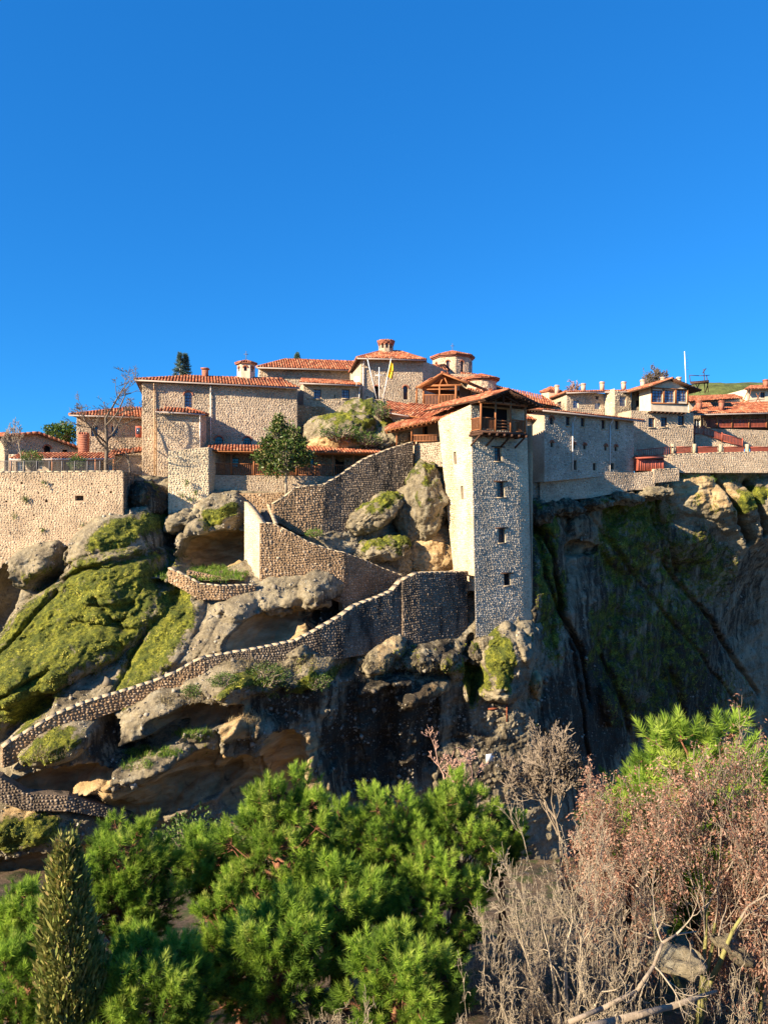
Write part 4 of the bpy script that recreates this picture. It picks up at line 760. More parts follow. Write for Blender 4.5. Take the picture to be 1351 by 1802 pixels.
# ------------------------------------------------------------------ octagonal domes
def drum(root, px, Y0, rpx, pyt, pyb, apex, n=8, sty='warm', win=None, rot=.2, over=.35, cross=True, mat=None, band=True):
    c = P(px, pyb, Y0); r = rpx*Y0/F; zt_ = Zp(pyt, Y0); a = rot+np.arange(n)/n*2*np.pi; pts = np.stack([c[0]+r*np.cos(a), c[1]+r*np.sin(a)], 1); wb = MB(); cl = {}; wn = []
    for i in range(n):
        f = Face(pts[i], pts[(i+1) % n], c[2], zt_)
        if f.n[1] > .35: wallface(wb, f, []); continue
        hs = []
        if win: ww, hh, up_ = win; hs = [((f.L-ww)/2, f.hi-up_-hh, (f.L+ww)/2, f.hi-up_, 'arch pane')]
        wallface(wb, f, hs, .2); 
        if sty: do_clad(sty, f, hs, cl)
        wn.append((f, hs))
    dr = wb.build('drum', mat or M['mortar'], root)
    for k_, m_ in cl.items(): stuff(m_.build('stone', M[k_], dr))
    for f, hs in wn: windows(dr, f, hs, .2)
    if band:
        b = MB(); q = [np.array([*(c[:2]+(p-c[:2])*1.03), zt_-.12]) for p in pts]+[np.array([*(c[:2]+(pts[0]-c[:2])*1.03), zt_-.12])]
        for i in range(n): b.bar(q[i], q[i+1], .16, .22, R.uniform(0, 1))
        b.build('cornice', M['brick_red'], dr)
    R_ = r+over; ap = np.array([c[0], c[1], Zp(apex, Y0)]); sb = MB(); tb = MB(); ez = zt_+.02
    for i in range(n):
        e0 = np.array([c[0]+R_*np.cos(a[i]), c[1]+R_*np.sin(a[i]), ez]); e1 = np.array([c[0]+R_*np.cos(a[i]+2*np.pi/n), c[1]+R_*np.sin(a[i]+2*np.pi/n), ez]); dn = np.array([0, 0, .1])
        sb.add([e0, e1, ap, e0-dn, e1-dn, ap-dn], [(0, 1, 2), (5, 4, 3), (0, 3, 4, 1)]); tiles(tb, e0, e1, ap, ap+[1e-4, 0, 0], col=.24, rad=.09); ridge(tb, e0, ap, .09)
    ro = sb.build('roof', M['brick_red'], root); stuff(tb.build('tile', M['tile'], ro))
    if cross:
        mb = MB(); mb.bar(ap-[0, 0, .1], ap+[0, 0, .9], .05, .05); mb.bar(ap+[-.22, 0, .6], ap+[.22, 0, .6], .05, .05); mb.build('cross', M['metal'], root)
    return dr
drum(mn, 433, 71.5, 15.5, 640.5, 668, 634, 6, None, (.3, .45, .35), .1, .22, True, M['plaster'], False)
# ------------------------------------------------------------------ upper buildings
rf_, rff = building('refectory', 'upper stone refectory with long red hipped roof, behind the long hall', 'building', [dict(A=(455, 77), B=(640, 79), top=645.5, bot=720)], 9, 'warm')
A, Bq = P(452, 645.5, 76.3), P(624, 650.5, 78.1); roof(rf_, [(A, Bq, P(626, 636.5, 82.5), P(502, 632.5, 82)), (A+[0, 9, 0], A, P(502, 632.5, 82), P(502, 632.5, 82))], [(A, P(502, 632.5, 82)), (P(502, 632.5, 82), P(626, 636.5, 82.5))], [(A, Bq)])
pipe(rf_, rff[0], 457, 655, 700)
lw, lf = building('guest_house', 'low stone house with two barred square windows above the mossy rock', 'house', [dict(A=(534, 71.4), B=(634, 73), top=674.5, bot=735, holes=[(552, 685, 565, 702, 'blue bars sill'), (601.5, 685, 615, 701, 'blue bars sill'), (588, 694, 590, 700, 'open')])], 5, 'warm', ('', ''))
A, Bq = P(527, 672.5, 70.5), P(637.5, 677.5, 72.6); roof(lw, [(A, Bq, P(624, 668.5, 75.4), P(531, 668.5, 74))], [], [(A, Bq)]); pipe(lw, lf[0], 631.5, 682, 702)
rbl, _ = building('rubble_annex', 'dark rubble wall annex in the gap between the long hall and the mossy rock', 'building', [dict(A=(520, 70.2), B=(572, 71.6), top=712, bot=790)], 2, 'stair')
ar, arf = building('archondariki', 'tall stone block with a small round lantern on its roof, behind the three white flagpoles', 'building', [dict(A=(616, 77.5), B=(635, 73.8), top=651, top2=629, bot=730, sty=None), dict(A=(635.1, 73.8), B=(744, 75.4), top=628.5, bot=745, holes=[(658, 679, 667, 702, 'arch open'), (709.5, 679, 718, 703, 'arch bars')])], 8, 'warm', ('', 'warm'))
A, Bq = P(628, 629, 73), P(749, 632.5, 74.8); r0, r1 = P(672, 617.5, 78), P(704, 618.5, 78.4)
roof(ar, [(A, Bq, r1, r0), (Bq, Bq+[.5, 8, 0], r1, r1), (P(614, 656, 77), A, r0, r0)], [(A, r0), (Bq, r1), (r0, r1)], [(A, Bq)]); pipe(ar, arf[1], 638.5, 638, 702)
drum(ar, 679, 78, 13, 602, 622, 598.5, 10, 'fine', (.28, .5, .25), .15, .15, False)
mb = MB(); c = P(627, 667, 72); th = np.linspace(0, 2*np.pi, 17)[:-1]
for r_, y_ in ((.32, 0), ): mb.add([c]+[c+np.array([r_*math.cos(t), -.12, r_*math.sin(t)]) for t in th], [(0, 1+i, 1+(i+1) % 16) for i in range(16)]); mb.bar(c, c-[0, 0, .7], .05, .05)
dish = mb.build('satellite_dish', M['white']); tag(dish, 'small white satellite dish on the roof corner beside the flagpoles', 'satellite dish')
strip_wall('rubble_parapet', 'low rubble parapet on top of the mossy rock under the flagpoles', [(628, 70.8, 704, 722), (655, 71, 703, 722), (680, 71.2, 701, 720)], .5, 'warm', False)
strip_wall('rubble_parapet', 'dark return of the rubble parapet running down right to the tiled gatehouse roof', [(680.2, 71.2, 702, 724), (700, 72.5, 716, 735)], .4, 'dark', False)
# flagpoles
def flag(px0, py0, px1, py1, Y0, kind):
    lab = {'blue': 'leftmost white flagpole with a limp blue and white flag', 'yellow': 'rightmost white flagpole with a limp yellow flag'}[kind]
    a, b = P(px1, py1, Y0), P(px0, py0, Y0-.3); root = thing('flagpole', lab, 'flagpole', a, 'flagpoles on the rock parapet'); mb = MB(); mb.tube([a, b], [.05, .035], 8); mb.build('pole', M['white'], root)
    mb = MB(); mb.segs([b], [b+[0, 0, .14]], .07, .03, 8, cap=True); mb.build('finial', M['metal'], root)
    nu, nv = 9, 16; d = nrm(a-b); L = 1.45; V = []
    for j in range(nv):
        for i in range(nu):
            t = i/(nu-1); s = j/(nv-1); wd = .34*(.35+.65*math.sin(min(1, s*1.6)*1.57)); p_ = b+d*(.3+s*L)+np.array([t*wd*(1 if kind == 'yellow' else -.2)+.12*t, -.12*math.sin(t*9+s*2), -t*.25]); V.append(p_)
    cols = [[(.62, .66, .75), (.07, .16, .50)], [(.80, .56, .04), (.80, .56, .04)]][kind == 'yellow']
    F_ = [(j*nu+i, j*nu+i+1, (j+1)*nu+i+1, (j+1)*nu+i) for j in range(nv-1) for i in range(nu-1)]
    mb = MB(); mb.add(V, F_); fo = mb.build('flag', simple_mat('flag_'+kind+'_cloth', cols[0], .8, .12, 4, 0), root, True)
    if kind == 'blue':
        fo.data.materials.append(simple_mat('flag_blue_stripe', cols[1], .8, .1, 4, 0))
        for pi, p_ in enumerate(fo.data.polygons): p_.material_index = 1 if (pi % (nu-1)) % 2 == 0 or (pi//(nu-1) < 5 and pi % (nu-1) > 4) else 0
    else:
        em = MB(); c = b+d*1.1+np.array([.3, -.16, -.1]); em.bar(c, c-[0, 0, .3], .02, .05); em.bar(c+[-.1, 0, -.08], c+[.1, 0, -.08], .02, .04); em.build('eagle_emblem', M['wood_dark'], fo)
flag(646.5, 632, 662.5, 701, 70.6, 'blue'); flag(688, 630.5, 674, 700, 70.6, 'yellow')
cr_ = thing('white_cross', 'slim white cross standing between the two flagpoles', 'cross', P(667, 701, 70.6)); mb = MB(); mb.tube([P(667, 701, 70.6), P(667, 646, 70.6)], [.045, .04], 8); mb.build('upright', M['white'], cr_); mb = MB(); mb.bar(P(658.5, 660, 70.6), P(676, 660, 70.6), .05, .06); mb.build('crossbar', M['white'], cr_)
# church
chh = thing('church', 'domed church with pink-banded octagonal drum and rounded apses behind the timber pavilion', 'church', P(800, 720, 86))
drum(chh, 796, 86, 35, 630, 690, 617.5, 8, 'fine', (.36, 1.5, .7), .05, .3, True, M['plaster_pink'])
drum(chh, 846, 80, 27, 669, 745, 658, 14, 'fine', (.3, .8, 1.2), .1, .35, False, M['plaster_pink'])
nv_, nf = building('church_nave', 'church nave wall and red roofs around the foot of the dome', 'church', [dict(A=(742, 80), B=(836, 80.5), top=657, bot=730)], 6, 'fine')
roof(nv_, [(P(738, 656, 79.4), P(790, 657.5, 79.8), P(783, 640, 84), P(742, 643, 84)), (P(800, 668, 79), P(868, 676, 79), P(836, 657, 83), P(812, 656, 83)), (P(820, 685, 78), P(985, 716, 77), P(952, 702, 83), P(845, 668, 84))], [])
rn, _ = building('red_roof_house', 'low red-roofed range behind the tower gable, leading to the small hexagonal dome', 'house', [dict(A=(862, 78), B=(1000, 79), top=712, bot=760)], 4, 'fine')
dm, _ = building('chapel', 'small pale hexagonal lantern with red cap left of the row of chimneys', 'chapel', [dict(A=(950, 82), B=(990, 82.5), top=704, bot=725)], 3, None)
drum(dm, 969, 83, 17, 690, 712, 680.5, 6, None, None, .1, .2, False, M['plaster_pink'], False)
# pavilion
pv = thing('timber_pavilion', 'open timber pavilion with red gabled roof, dark inside, above the curved tiled roof', 'pavilion', P(780, 714, 71))
zf = Zp(714, 71); a, b = P(745, 714, 71.2), P(802, 714, 69.6); dd = nrm(b-a); nn = np.array([-dd[1], dd[0], 0]); D = 3.6
mb = MB(); c = [a-dd*.3-nn*.2, b+dd*.3-nn*.2, b+dd*.3+nn*D, a-dd*.3+nn*D]; mb.add([q-[0, 0, .2] for q in c]+c, [(0, 3, 2, 1), (4, 5, 6, 7), (0, 1, 5, 4), (1, 2, 6, 5), (2, 3, 7, 6), (3, 0, 4, 7)]); mb.build('floor', M['wood'], pv)
mid = (a+b)/2; zpt = Zp(677, 70.5)
for q in (a, mid, b, b+nn*D, a+nn*D, P(733, 714, 72)): post(pv, q, zpt-zf, .2 if q is not mid else .16)
railing(pv, a, mid, 1.05, .15); railing(pv, mid, b, 1.05, .15); railing(pv, b, b+nn*D, 1.05, .2)
beam(pv, a-dd*.4+[0, 0, zpt-zf], b+dd*.6+[0, 0, zpt-zf], .18, .18); beam(pv, a-dd*.1+[0, 0, zpt-zf-.35], b+dd*.1+[0, 0, zpt-zf-.35], .1, .1)
mb = MB(); mb.add([a+nn*D, b+nn*D, b+nn*D+[0, 0, 2], a+nn*D+[0, 0, 2]], [(0, 1, 2, 3)]); mb.build('back_wall', M['wood_dark'], pv)
mb = MB(); mb.add([b+nn*.8+dd*.02, b+nn*D+dd*.02, b+nn*D+dd*.02+[0, 0, 2], b+nn*.8+dd*.02+[0, 0, 2]], [(0, 1, 2, 3)]); mb.build('side_wall', M['wood_dark'], pv)
L_, A_, R_ = P(733.5, 680.5, 70.8), P(777.5, 655.5, 69.8), P(824, 673.5, 68.6); bk = nn*5.2
roof(pv, [(L_+bk, L_, A_, A_+bk), (R_, R_+bk, A_+bk, A_)], [(A_, A_+bk)], mat='wood')
beam(pv, mid+[0, 0, zpt-zf], A_+nn*.5-[0, 0, .2], .12, .12, name='king_post'); beam(pv, a+dd*.8+[0, 0, zpt-zf], A_+nn*.5-[0, 0, .3], .1, .1, name='brace'); beam(pv, b-dd*.8+[0, 0, zpt-zf], A_+nn*.5-[0, 0, .3], .1, .1, name='brace')
# ------------------------------------------------------------------ right: long grey building
gl, gf = building('grey_wing', 'long shaded grey building with two pale downpipes and three rows of small windows', 'building', [dict(A=(957.5, 66.6), B=(1115, 73.6), top=723, bot=848, bot2=833,
    holes=[(967, 733, 974, 747, 'arch pane'), (995.5, 733, 1003, 749, 'pane sill'), (1021.5, 735, 1029, 751, 'pane sill'), (1058, 739, 1065, 755, 'pane sill'), (1082, 740, 1089, 756, 'pane sill'),
           (968.5, 776, 973, 787, 'arch open'), (1007, 779, 1012, 790, 'arch open'), (1026, 780, 1031, 791, 'arch open'), (1063, 782, 1068, 793, 'arch open'), (1081, 783, 1086, 794, 'arch open'),
           (1009.5, 810, 1015, 827, 'open'), (1043, 815, 1049, 828, 'open'), (1074, 815, 1080, 826, 'open')])], 6, 'grey')
f = gf[0]; e0 = np.array([*f.A, f.hi])-f.d*.8+f.n*.55; e1 = np.array([*f.B, f.hi])+f.d*1.0+f.n*.55; sl = -f.n*4.5+np.array([0, 0, .75]); roof(gl, [(e0, e1, e1+sl, e0+sl)], [], [(e0, e1)])
pipe(gl, f, 1005.5, 735, 828); pipe(gl, f, 1071.5, 740, 829)
# monks' wing behind it
mw, wf_ = building('monks_wing', 'upper wing of cells with cream facets, blue-grey windows and a row of small chimneys', 'building', [
    dict(A=(960, 84), B=(996.5, 78.5), top=704, top2=688.5, bot=735, sty='fine', holes=[(979, 707, 987, 720, 'pane')]),
    dict(A=(996.6, 78.5), B=(1064, 80), top=688.5, bot=740, sty='fine', holes=[(1008, 704, 1018, 718, 'blue pane white'), (1046, 708, 1056, 720, 'blue pane white'), (1047.5, 697, 1053, 703, 'blue pane')]),
    dict(A=(1064.1, 79.9), B=(1081, 78.3), top=688, bot=735, sty='pale'), dict(A=(1081.1, 78.3), B=(1110, 79.2), top=687.5, bot=735, sty='pale', holes=[(1090, 697, 1101.5, 715, 'blue pane white')]),
    dict(A=(1110.1, 79.6), B=(1145, 80.2), top=683.5, bot=745, sty='fine', holes=[(1121, 694, 1127, 701, 'arch pane white'), (1119, 704, 1129, 716, 'pane')]),
    dict(A=(1145.1, 79.2), B=(1212, 81), top=722, bot=745, sty='fine')], 7, 'fine')
for s in (): pass
e = [P(957, 704, 83.5), P(996, 690, 77.9), P(1063, 688.5, 79.3), P(1111, 688, 78.4), P(1141, 684, 79.3)]; bk = np.array([1.2, 5.5, 1.0]); roof(mw, [(e[i], e[i+1], e[i+1]+bk*[1, 1, .9], e[i]+bk) for i in range(4)], [], [(e[1], e[2]), (e[2], e[3])])
lw2, lwf = building('tall_house', 'tall sunlit stone house with three windows below a projecting timber-framed oriel', 'house', [dict(A=(1110, 76.2), B=(1220, 78.2), top=722, bot=806, holes=[(1140.5, 735, 1152, 752, 'pane sill'), (1162.5, 734, 1174, 751.5, 'pane sill'), (1192.5, 731, 1204, 749, 'pane sill')])], 6, 'fine', ('', 'fine'))
ori = lwf[0]; mb = MB(); g = Face(ori.A+ori.n[:2]*.7, ori.B+ori.n[:2]*.7, Zp(724, 76.5), Zp(683, 76.5)); ua, _ = g.px(1145, 700); ub, _ = g.px(1210, 700)
g2 = Face(g.A+g.d[:2]*ua, g.A+g.d[:2]*ub, g.lo, g.hi); hs = hol(g2, [(1147.5, 686, 1165, 708, 'blue bars'), (1169, 686, 1186, 708, 'blue bars'), (1190, 685, 1207.5, 707, 'blue bars')])
wallface(mb, g2, hs, .15)
for a_, b_ in ((g2.A-g2.n[:2]*2, g2.A), (g2.B, g2.B-g2.n[:2]*2)): wallface(mb, Face(a_, b_, g2.lo, g2.hi), [])
Lc, Rc = np.array([*g2.A, g2.hi]), np.array([*g2.B, g2.hi]); Lb, Rb2 = Lc-[0, 0, g2.hi-g2.lo], Rc-[0, 0, g2.hi-g2.lo]; mb.quad(Lb, Rb2, Rb2-g2.n*2, Lb-g2.n*2)
apx = (Lc+Rc)/2+[0, 0, .85]; mb.add([Lc, Rc, apx], [(0, 1, 2)]); og = mb.build('oriel', M['plaster'], lw2); windows(lw2, g2, hs, .15)
for u in (0.03, *[x for h in hs for x in (h[0]-.08, h[2]+.08)], g2.L-.03): beam(lw2, g2.pt(u, hs[0][1]-.15, .05), g2.pt(u, g2.hi, .05), .1, .1, 'wood', 'frame_post')
for z_ in (hs[0][1]-.1, g2.hi-.05): beam(lw2, g2.pt(0, z_, .06), g2.pt(g2.L, z_, .06), .1, .12, 'wood', 'frame_rail')
for i in range(9): beam(lw2, g2.pt(g2.L*(i+.5)/9, g2.lo-.1, .1), g2.pt(g2.L*(i+.5)/9, g2.lo-.1, -1), .12, .14, 'wood_dark', 'joist')
bk = -g2.n*7; Lq, Rq, Aq = Lc-g2.d*.9+g2.n*.5-[0, 0, .1], Rc+g2.d*1.3+g2.n*.5-[0, 0, .1], apx+g2.n*.5+[0, 0, .12]
roof(lw2, [(Lq+bk, Lq, Aq, Aq+bk), (Rq, Rq+bk, Aq+bk, Aq)], [(Aq, Aq+bk)])
def chimney(root, px, pyt, pyb, Y0, wpx=6.5, mat='brick_red', dark=False):
    c = P(px, pyb, Y0); h = (pyb-pyt)*Y0/F; w_ = wpx*Y0/F; mb = MB(); mb.box(c+[0, 0, h*.42], (w_, w_, h*.84)); mb.box(c+[0, 0, h*.87], (w_*1.25, w_*1.25, .08)); mb.box(c+[0, 0, h*.98], (w_*1.15, w_*1.15, .07))
    for sx in (-1, 1):
        for sy in (-1, 1): mb.box(c+[sx*w_*.45, sy*w_*.45, h*.92], (.08, .08, .12))
    return mb.build('chimney', M[mat], root)
for px, pt, pb in ((979.5, 678, 695), (1026, 675, 689), (1059, 672, 688), (1097, 672, 685), (1130.5, 668, 684)): chimney(mw, px, pt, pb, 81, mat='plaster_pink')
for px, pt, pb in ((1166, 664, 674), (1194, 664, 675)): chimney(lw2, px, pt, pb, 79.5, mat='plaster_pink')
# dark red shed
sh = thing('shed', 'small dark red wooden shed at the foot of the tall stone house', 'shed', P(1145, 829, 73.6)); a, b = P(1122, 828, 73), P(1168, 826, 74.2); dd = nrm((b-a)*[1, 1, 0]); nn = np.array([-dd[1], dd[0], 0]); L = np.linalg.norm((b-a)[:2]); hh = 1.15
for i in range(14):
    mb = MB(); mb.box(a+dd*(L*(i+.5)/14)+[0, 0, hh/2], (L/14-.015, .05+.02*(i % 2), hh), math.atan2(dd[1], dd[0]), R.uniform(0, 1)); mb.build('board', M['red_paint'], sh)
mb = MB(); c = [a+nn*.05, a+nn*1.6, b+nn*1.6, b+nn*.05]
for i in range(3): mb.quad(c[i], c[i+1], c[i+1]+[0, 0, hh], c[i]+[0, 0, hh])
mb.build('side', M['red_paint'], sh); mb = MB(); c = [a-nn*.25-dd*.2+[0, 0, hh], b-nn*.25+dd*.2+[0, 0, hh], b+nn*1.8+dd*.2+[0, 0, hh+.35], a+nn*1.8-dd*.2+[0, 0, hh+.35]]; mb.add(c+[q+[0, 0, .08] for q in c], [(0, 3, 2, 1), (4, 5, 6, 7), (0, 1, 5, 4), (1, 2, 6, 5), (2, 3, 7, 6), (3, 0, 4, 7)]); mb.build('roof', M['red_paint'], sh)
# right edge buildings
vr, vf = building('veranda_house', 'low stone house at the right edge with long orange roof over a red timber veranda', 'house', [dict(A=(1212, 86), B=(1430, 90), top=721, bot=756, holes=[(1221, 737, 1233, 753, 'white pane'), (1243, 738, 1252, 752, 'pane'), (1262, 738, 1274, 755, 'white pane'), (1300, 737, 1314, 753, 'pane')])], 6, 'fine')
e0, e1 = P(1213, 728.5, 82), P(1430, 724, 86); r0, r1 = P(1226, 711, 88), P(1430, 705, 92); roof(vr, [(e0, e1, r1, r0)], [], [(e0, e1)], mat='wood')
vt = MB(); vA, vB = P(1220, 753, 82.6), P(1430, 752, 86.6); vt.quad(vA, vB, vB+[0, 5, 0], vA+[0, 5, 0]); vt.build('veranda_floor', M['wood_dark'], vr)
ff = Face(vA[:2], vB[:2], vA[2]-2.2, vA[2]); wb = MB(); wallface(wb, ff, []); cl = {}; do_clad('fine', ff, [], cl); wo = wb.build('base_wall', M['mortar'], vr)
for k_, m_ in cl.items(): stuff(m_.build('stone', M[k_], wo))
for px in (1235, 1261, 1286, 1316, 1347, 1380, 1420): t = (px-1220)/210; post(vr, vA+(vB-vA)*t+[0, .15, 0], Zp(728, 83)-vA[2]+.1, .17)
railing(vr, vA+(vB-vA)*.07+[0, .15, 0], vB+[0, .15, 0], .95, .18, 'red_paint', .07)
for px, w_ in ((1229.5, 8), (1269, 7)): chimney(vr, px, 705, 722, 84.5, w_, 'brick_red')
rl = thing('red_railing', 'red timber railing descending rightwards on the stepped wall below the veranda', 'railing', P(1262, 772, 80)); 
pp = [P(1221, 764.5, 79.9), P(1237, 765, 80), P(1270, 777, 80.2), P(1306, 787, 80.5)]
for a, b in zip(pp[:-1], pp[1:]): railing(rl, a, b, .85, .16, 'red_paint', .07)
for q in pp: post(rl, q, 1.0, .12, 'red_paint')
fn = thing('terrace_fence', 'red-brown slatted fence between pale stone piers along the right-hand terrace', 'fence', P(1270, 797, 77))
xs = [1184, 1222, 1268, 1315, 1366, 1420]; ys = [75.7, 76.3, 77.0, 77.6, 78.3, 79]
for i, (px, y) in enumerate(zip(xs, ys)): mb = MB(); c = P(px, 799, y); mb.box(c+[0, .1, .5], (.32, .32, 1.1)); mb.build('pier', M['coping'], fn)
for i in range(5): a, b = P(xs[i], 798.5, ys[i])+[.25, .1, 0], P(xs[i+1], 797.5, ys[i+1])+[-.25, .1, 0]; railing(fn, a, b, .7, .13, 'red_paint', .07)
uf = thing('terrace_fence', 'short shaded fence of thin bars right of the dark red shed, under the tall house', 'fence', P(1160, 800, 75)); railing(uf, P(1120, 806, 75.2), P(1183, 800, 75.6), .8, .22, 'red_paint', .035)
rr_, rrf = building('back_house', 'white-walled house with orange roof strip directly right of the oriel house', 'house', [dict(A=(1212, 91), B=(1302, 93), top=706, bot=722, sty=None, holes=[(1257, 709, 1262, 717, 'pane')])], 4, None)
roof(rr_, [(P(1210, 706.5, 90), P(1306, 700.5, 92.5), P(1290, 694, 97), P(1212, 698, 96))], [])
wh, _ = building('white_house', 'pale plastered house with red roof cut off by the right edge of the photo', 'house', [dict(A=(1314, 97), B=(1400, 98), top=684, bot=712, sty=None, holes=[(1338, 690, 1346, 700, 'pane')])], 5, None)
roof(wh, [(P(1310, 684.5, 96), P(1405, 682, 97.5), P(1400, 677, 102), P(1320, 679, 101))], []); chimney(wh, 1347, 668, 682, 98, 7)
s2 = strip_wall('stone_revetment', 'pale rubble revetment above the orange roof at the foot of the green hill', [(1228, 96, 700, 725), (1260, 97, 694, 722), (1318, 98, 697, 722)], .5, 'pale', False)
# mast, scaffold frame
ms_ = thing('radio_mast', 'slim pale radio mast rising above the roofs near the right edge', 'mast', P(1207, 676, 86)); mb = MB(); mb.tube([P(1207, 678, 86), P(1204, 618, 86)], [.06, .04], 8); mb.build('pole', M['white'], ms_)
for i in range(5):
    mb = MB(); c = P(1204.4+i*.3, 626+i*6, 86); mb.bar(c-[.05, 0, 0], c+[.35, 0, 0], .03, .03); mb.build('rung', M['metal'], ms_)
sc = thing('steel_frame', 'dark steel platform frame with aerials above the oriel house roof', 'platform', P(1232, 692, 84))
for a, b in (((1214, 672), (1247, 669)), ((1216, 676), (1246, 674)), ((1222, 692), (1232, 671)), ((1232, 692), (1222, 672)), ((1240, 692), (1238, 649)), ((1246, 690), (1243, 660)), ((1230, 661), (1248, 660)), ((1214, 660), (1230, 661)), ((1236, 656), (1242, 648)), ((1214, 671), (1213, 660)), ((1247, 670), (1241, 690))):
    mb = MB(); mb.bar(P(*a, 84), P(*b, 84.3), .07, .07); mb.build('strut', M['wood_dark'], sc)
mb = MB(); c = [P(1214, 673, 83.5), P(1247, 671, 83.5), P(1247, 669, 86), P(1214, 671, 86)]; mb.add(c+[q-[0, 0, .15] for q in c], [(0, 1, 2, 3), (7, 6, 5, 4), (0, 4, 5, 1), (1, 5, 6, 2), (2, 6, 7, 3), (3, 7, 4, 0)]); mb.build('platform', M['wood_dark'], sc)
sc = thing('scaffold', 'rusty scaffold poles propped against the white house at the right edge', 'scaffold', P(1325, 715, 90))
for a, b in (((1300, 722), (1318, 682)), ((1312, 722), (1322, 684)), ((1322, 722), (1338, 690)), ((1345, 722), (1330, 692)), ((1306, 706), (1345, 702)), ((1310, 714), (1350, 708)), ((1300, 700), (1346, 722))):
    mb = MB(); mb.bar(P(*a, 90), P(*b, 92), .07, .07); mb.build('strut', M['wood'], sc)
# green hill behind
hv = [];  nxh, nyh = 60, 30
for j in range(nyh):
    for i in range(nxh):
        x = 34+i*1.3; y = 100+j*1.5; k_ = max(0, min(1, (x-40)/7)); z = 13.4+(1-math.exp(-j/2.5))*(2.0+4.3*k_)-.02*max(0, y-110); hv.append((x, y, z+.35*float(pn(np.array([x*.3, y*.3, 0])))))
hV = np.array(hv).reshape(nyh, nxh, 3); hv_m = fbm(hV, .3, 3)
hm = simple_mat('hill_grass', (.085, .10, .028), .95, .6, .8, .25); grid_mesh('green_hill', hV, hm, dict(rnd=hv_m*0))['kind'] = 'structure'
# ------------------------------------------------------------------ left group
an, anf = building('left_annex', 'stone annex with red hipped roof left of the long hall, behind the tallest bare tree', 'house', [dict(A=(135, 70), B=(262, 72), top=732, bot=850, holes=[(160, 750, 172, 768, 'pane'), (196, 750, 208, 768, 'pane')])], 7, 'fine', ('fine', ''))
A, Bq = P(122, 729, 68.8), P(262, 734, 71.2); roof(an, [(A, Bq, P(262, 717, 76), P(232, 717, 75.6)), (A+[0, 8, 0], A, P(232, 717, 75.6), P(232, 717, 75.6))], [(A, P(232, 717, 75.6))], [(A, Bq)])
bx = thing('bay_window', 'red-brown timber bay window squeezed against the corner of the long hall', 'bay window', P(246, 772, 70.5)); c = P(246, 760, 70.6); mb = MB(); mb.box(c, (.55, .8, 1.05)); mb.build('box', M['red_paint'], bx)
mb = MB(); mb.box(c+[0, -.42, .05], (.4, .04, .6)); mb.build('pane', M['glass'], bx); mb = MB(); mb.box(c+[-.29, 0, .05], (.04, .5, .6)); mb.build('pane', M['glass'], bx)
l2, _ = building('lower_annex', 'low curved stone room with red-edged roof at the foot of the annex', 'house', [dict(A=(197, 66.6), B=(256, 67.4), top=800, bot=850)], 4, 'fine')
roof(l2, [(P(192, 801, 66), P(256, 793, 66.8), P(256, 786, 70), P(196, 794, 70))], [])
lh, lhf = building('left_house', 'low dark stone house with a shaded gable and red roof edge at the far left', 'house', [dict(A=(-40, 67.5), B=(8, 66), top=770, bot=850, sty='peach'), dict(A=(8.1, 66), B=(67, 67.8), top=767.5, top2=764, bot=850, sty='warm'), dict(A=(67.1, 67.8), B=(139, 70), top=764, top2=790, bot=850, sty='warm', holes=[(77, 784, 89, 800, 'arch open'), (110, 791, 119, 799, 'open')])], 5, 'warm', nf=1)
bk = np.array([-3.2, 4.6, 0]); e = [P(5, 766.5, 65.5), P(67, 761.5, 67.3), P(142, 789, 69.6)]
roof(lh, [(e[0]+bk, e[0], e[1], e[1]+bk), (e[2], e[2]+bk, e[1]+bk, e[1]), (P(-45, 769, 67), P(7, 768, 65.4), P(12, 763, 68), P(-45, 764, 69))], [(e[0], e[1]), (e[1], e[2])])
pc = thing('porch', 'low porch with red tiled roof and slim white posts behind the terrace fence', 'porch', P(110, 832, 63))
A, Bq = P(17, 807, 62.4), P(202, 806, 63.6); roof(pc, [(A, Bq, P(200, 798, 66), P(40, 797, 65.4))], [], [(A, Bq)], mat='white', thick=.1)
for px in (19, 92, 168, 200): p_ = P(px, 832, 62.8); post(pc, p_, Zp(808, 62.8)-p_[2], .10, 'wood')
f = Face(P2(15, 65.6), P2(203, 66.6), Zp(836, 66), Zp(800, 66)); mb = MB(); hs = hol(f, [(28, 812, 40, 834, 'pane white'), (60, 810, 75, 826, 'pane white'), (112, 811, 125, 834, 'open'), (152, 811, 168, 828, 'blue pane white'), (190, 812, 198, 834, 'blue pane white')]); wallface(mb, f, hs); wo = mb.build('wall', M['mortar'], pc); cl = {}; do_clad('fine', f, hs, cl); windows(pc, f, hs)
for k_, m_ in cl.items(): stuff(m_.build('stone', M[k_], wo))
bc = thing('brick_chimney', 'stout red brick chimney with crenellated top rising through the low porch roof', 'chimney', P(147.5, 797, 66)); c = P(147.5, 797, 66); z = c[2]-1
for i in range(17):
    mb = MB(); wd = .78 if i not in (14, 16) else .86; mb.box([c[0], c[1], z+.075], (wd, .6, .145), 0, R.uniform(0, 1)); mb.build('brick_course', M['brick_red'], bc); z += .155
for i in range(4): mb = MB(); mb.box([c[0]-.33+i*.22, c[1], z+.1], (.12, .5, .2)); mb.build('brick', M['brick_red'], bc)
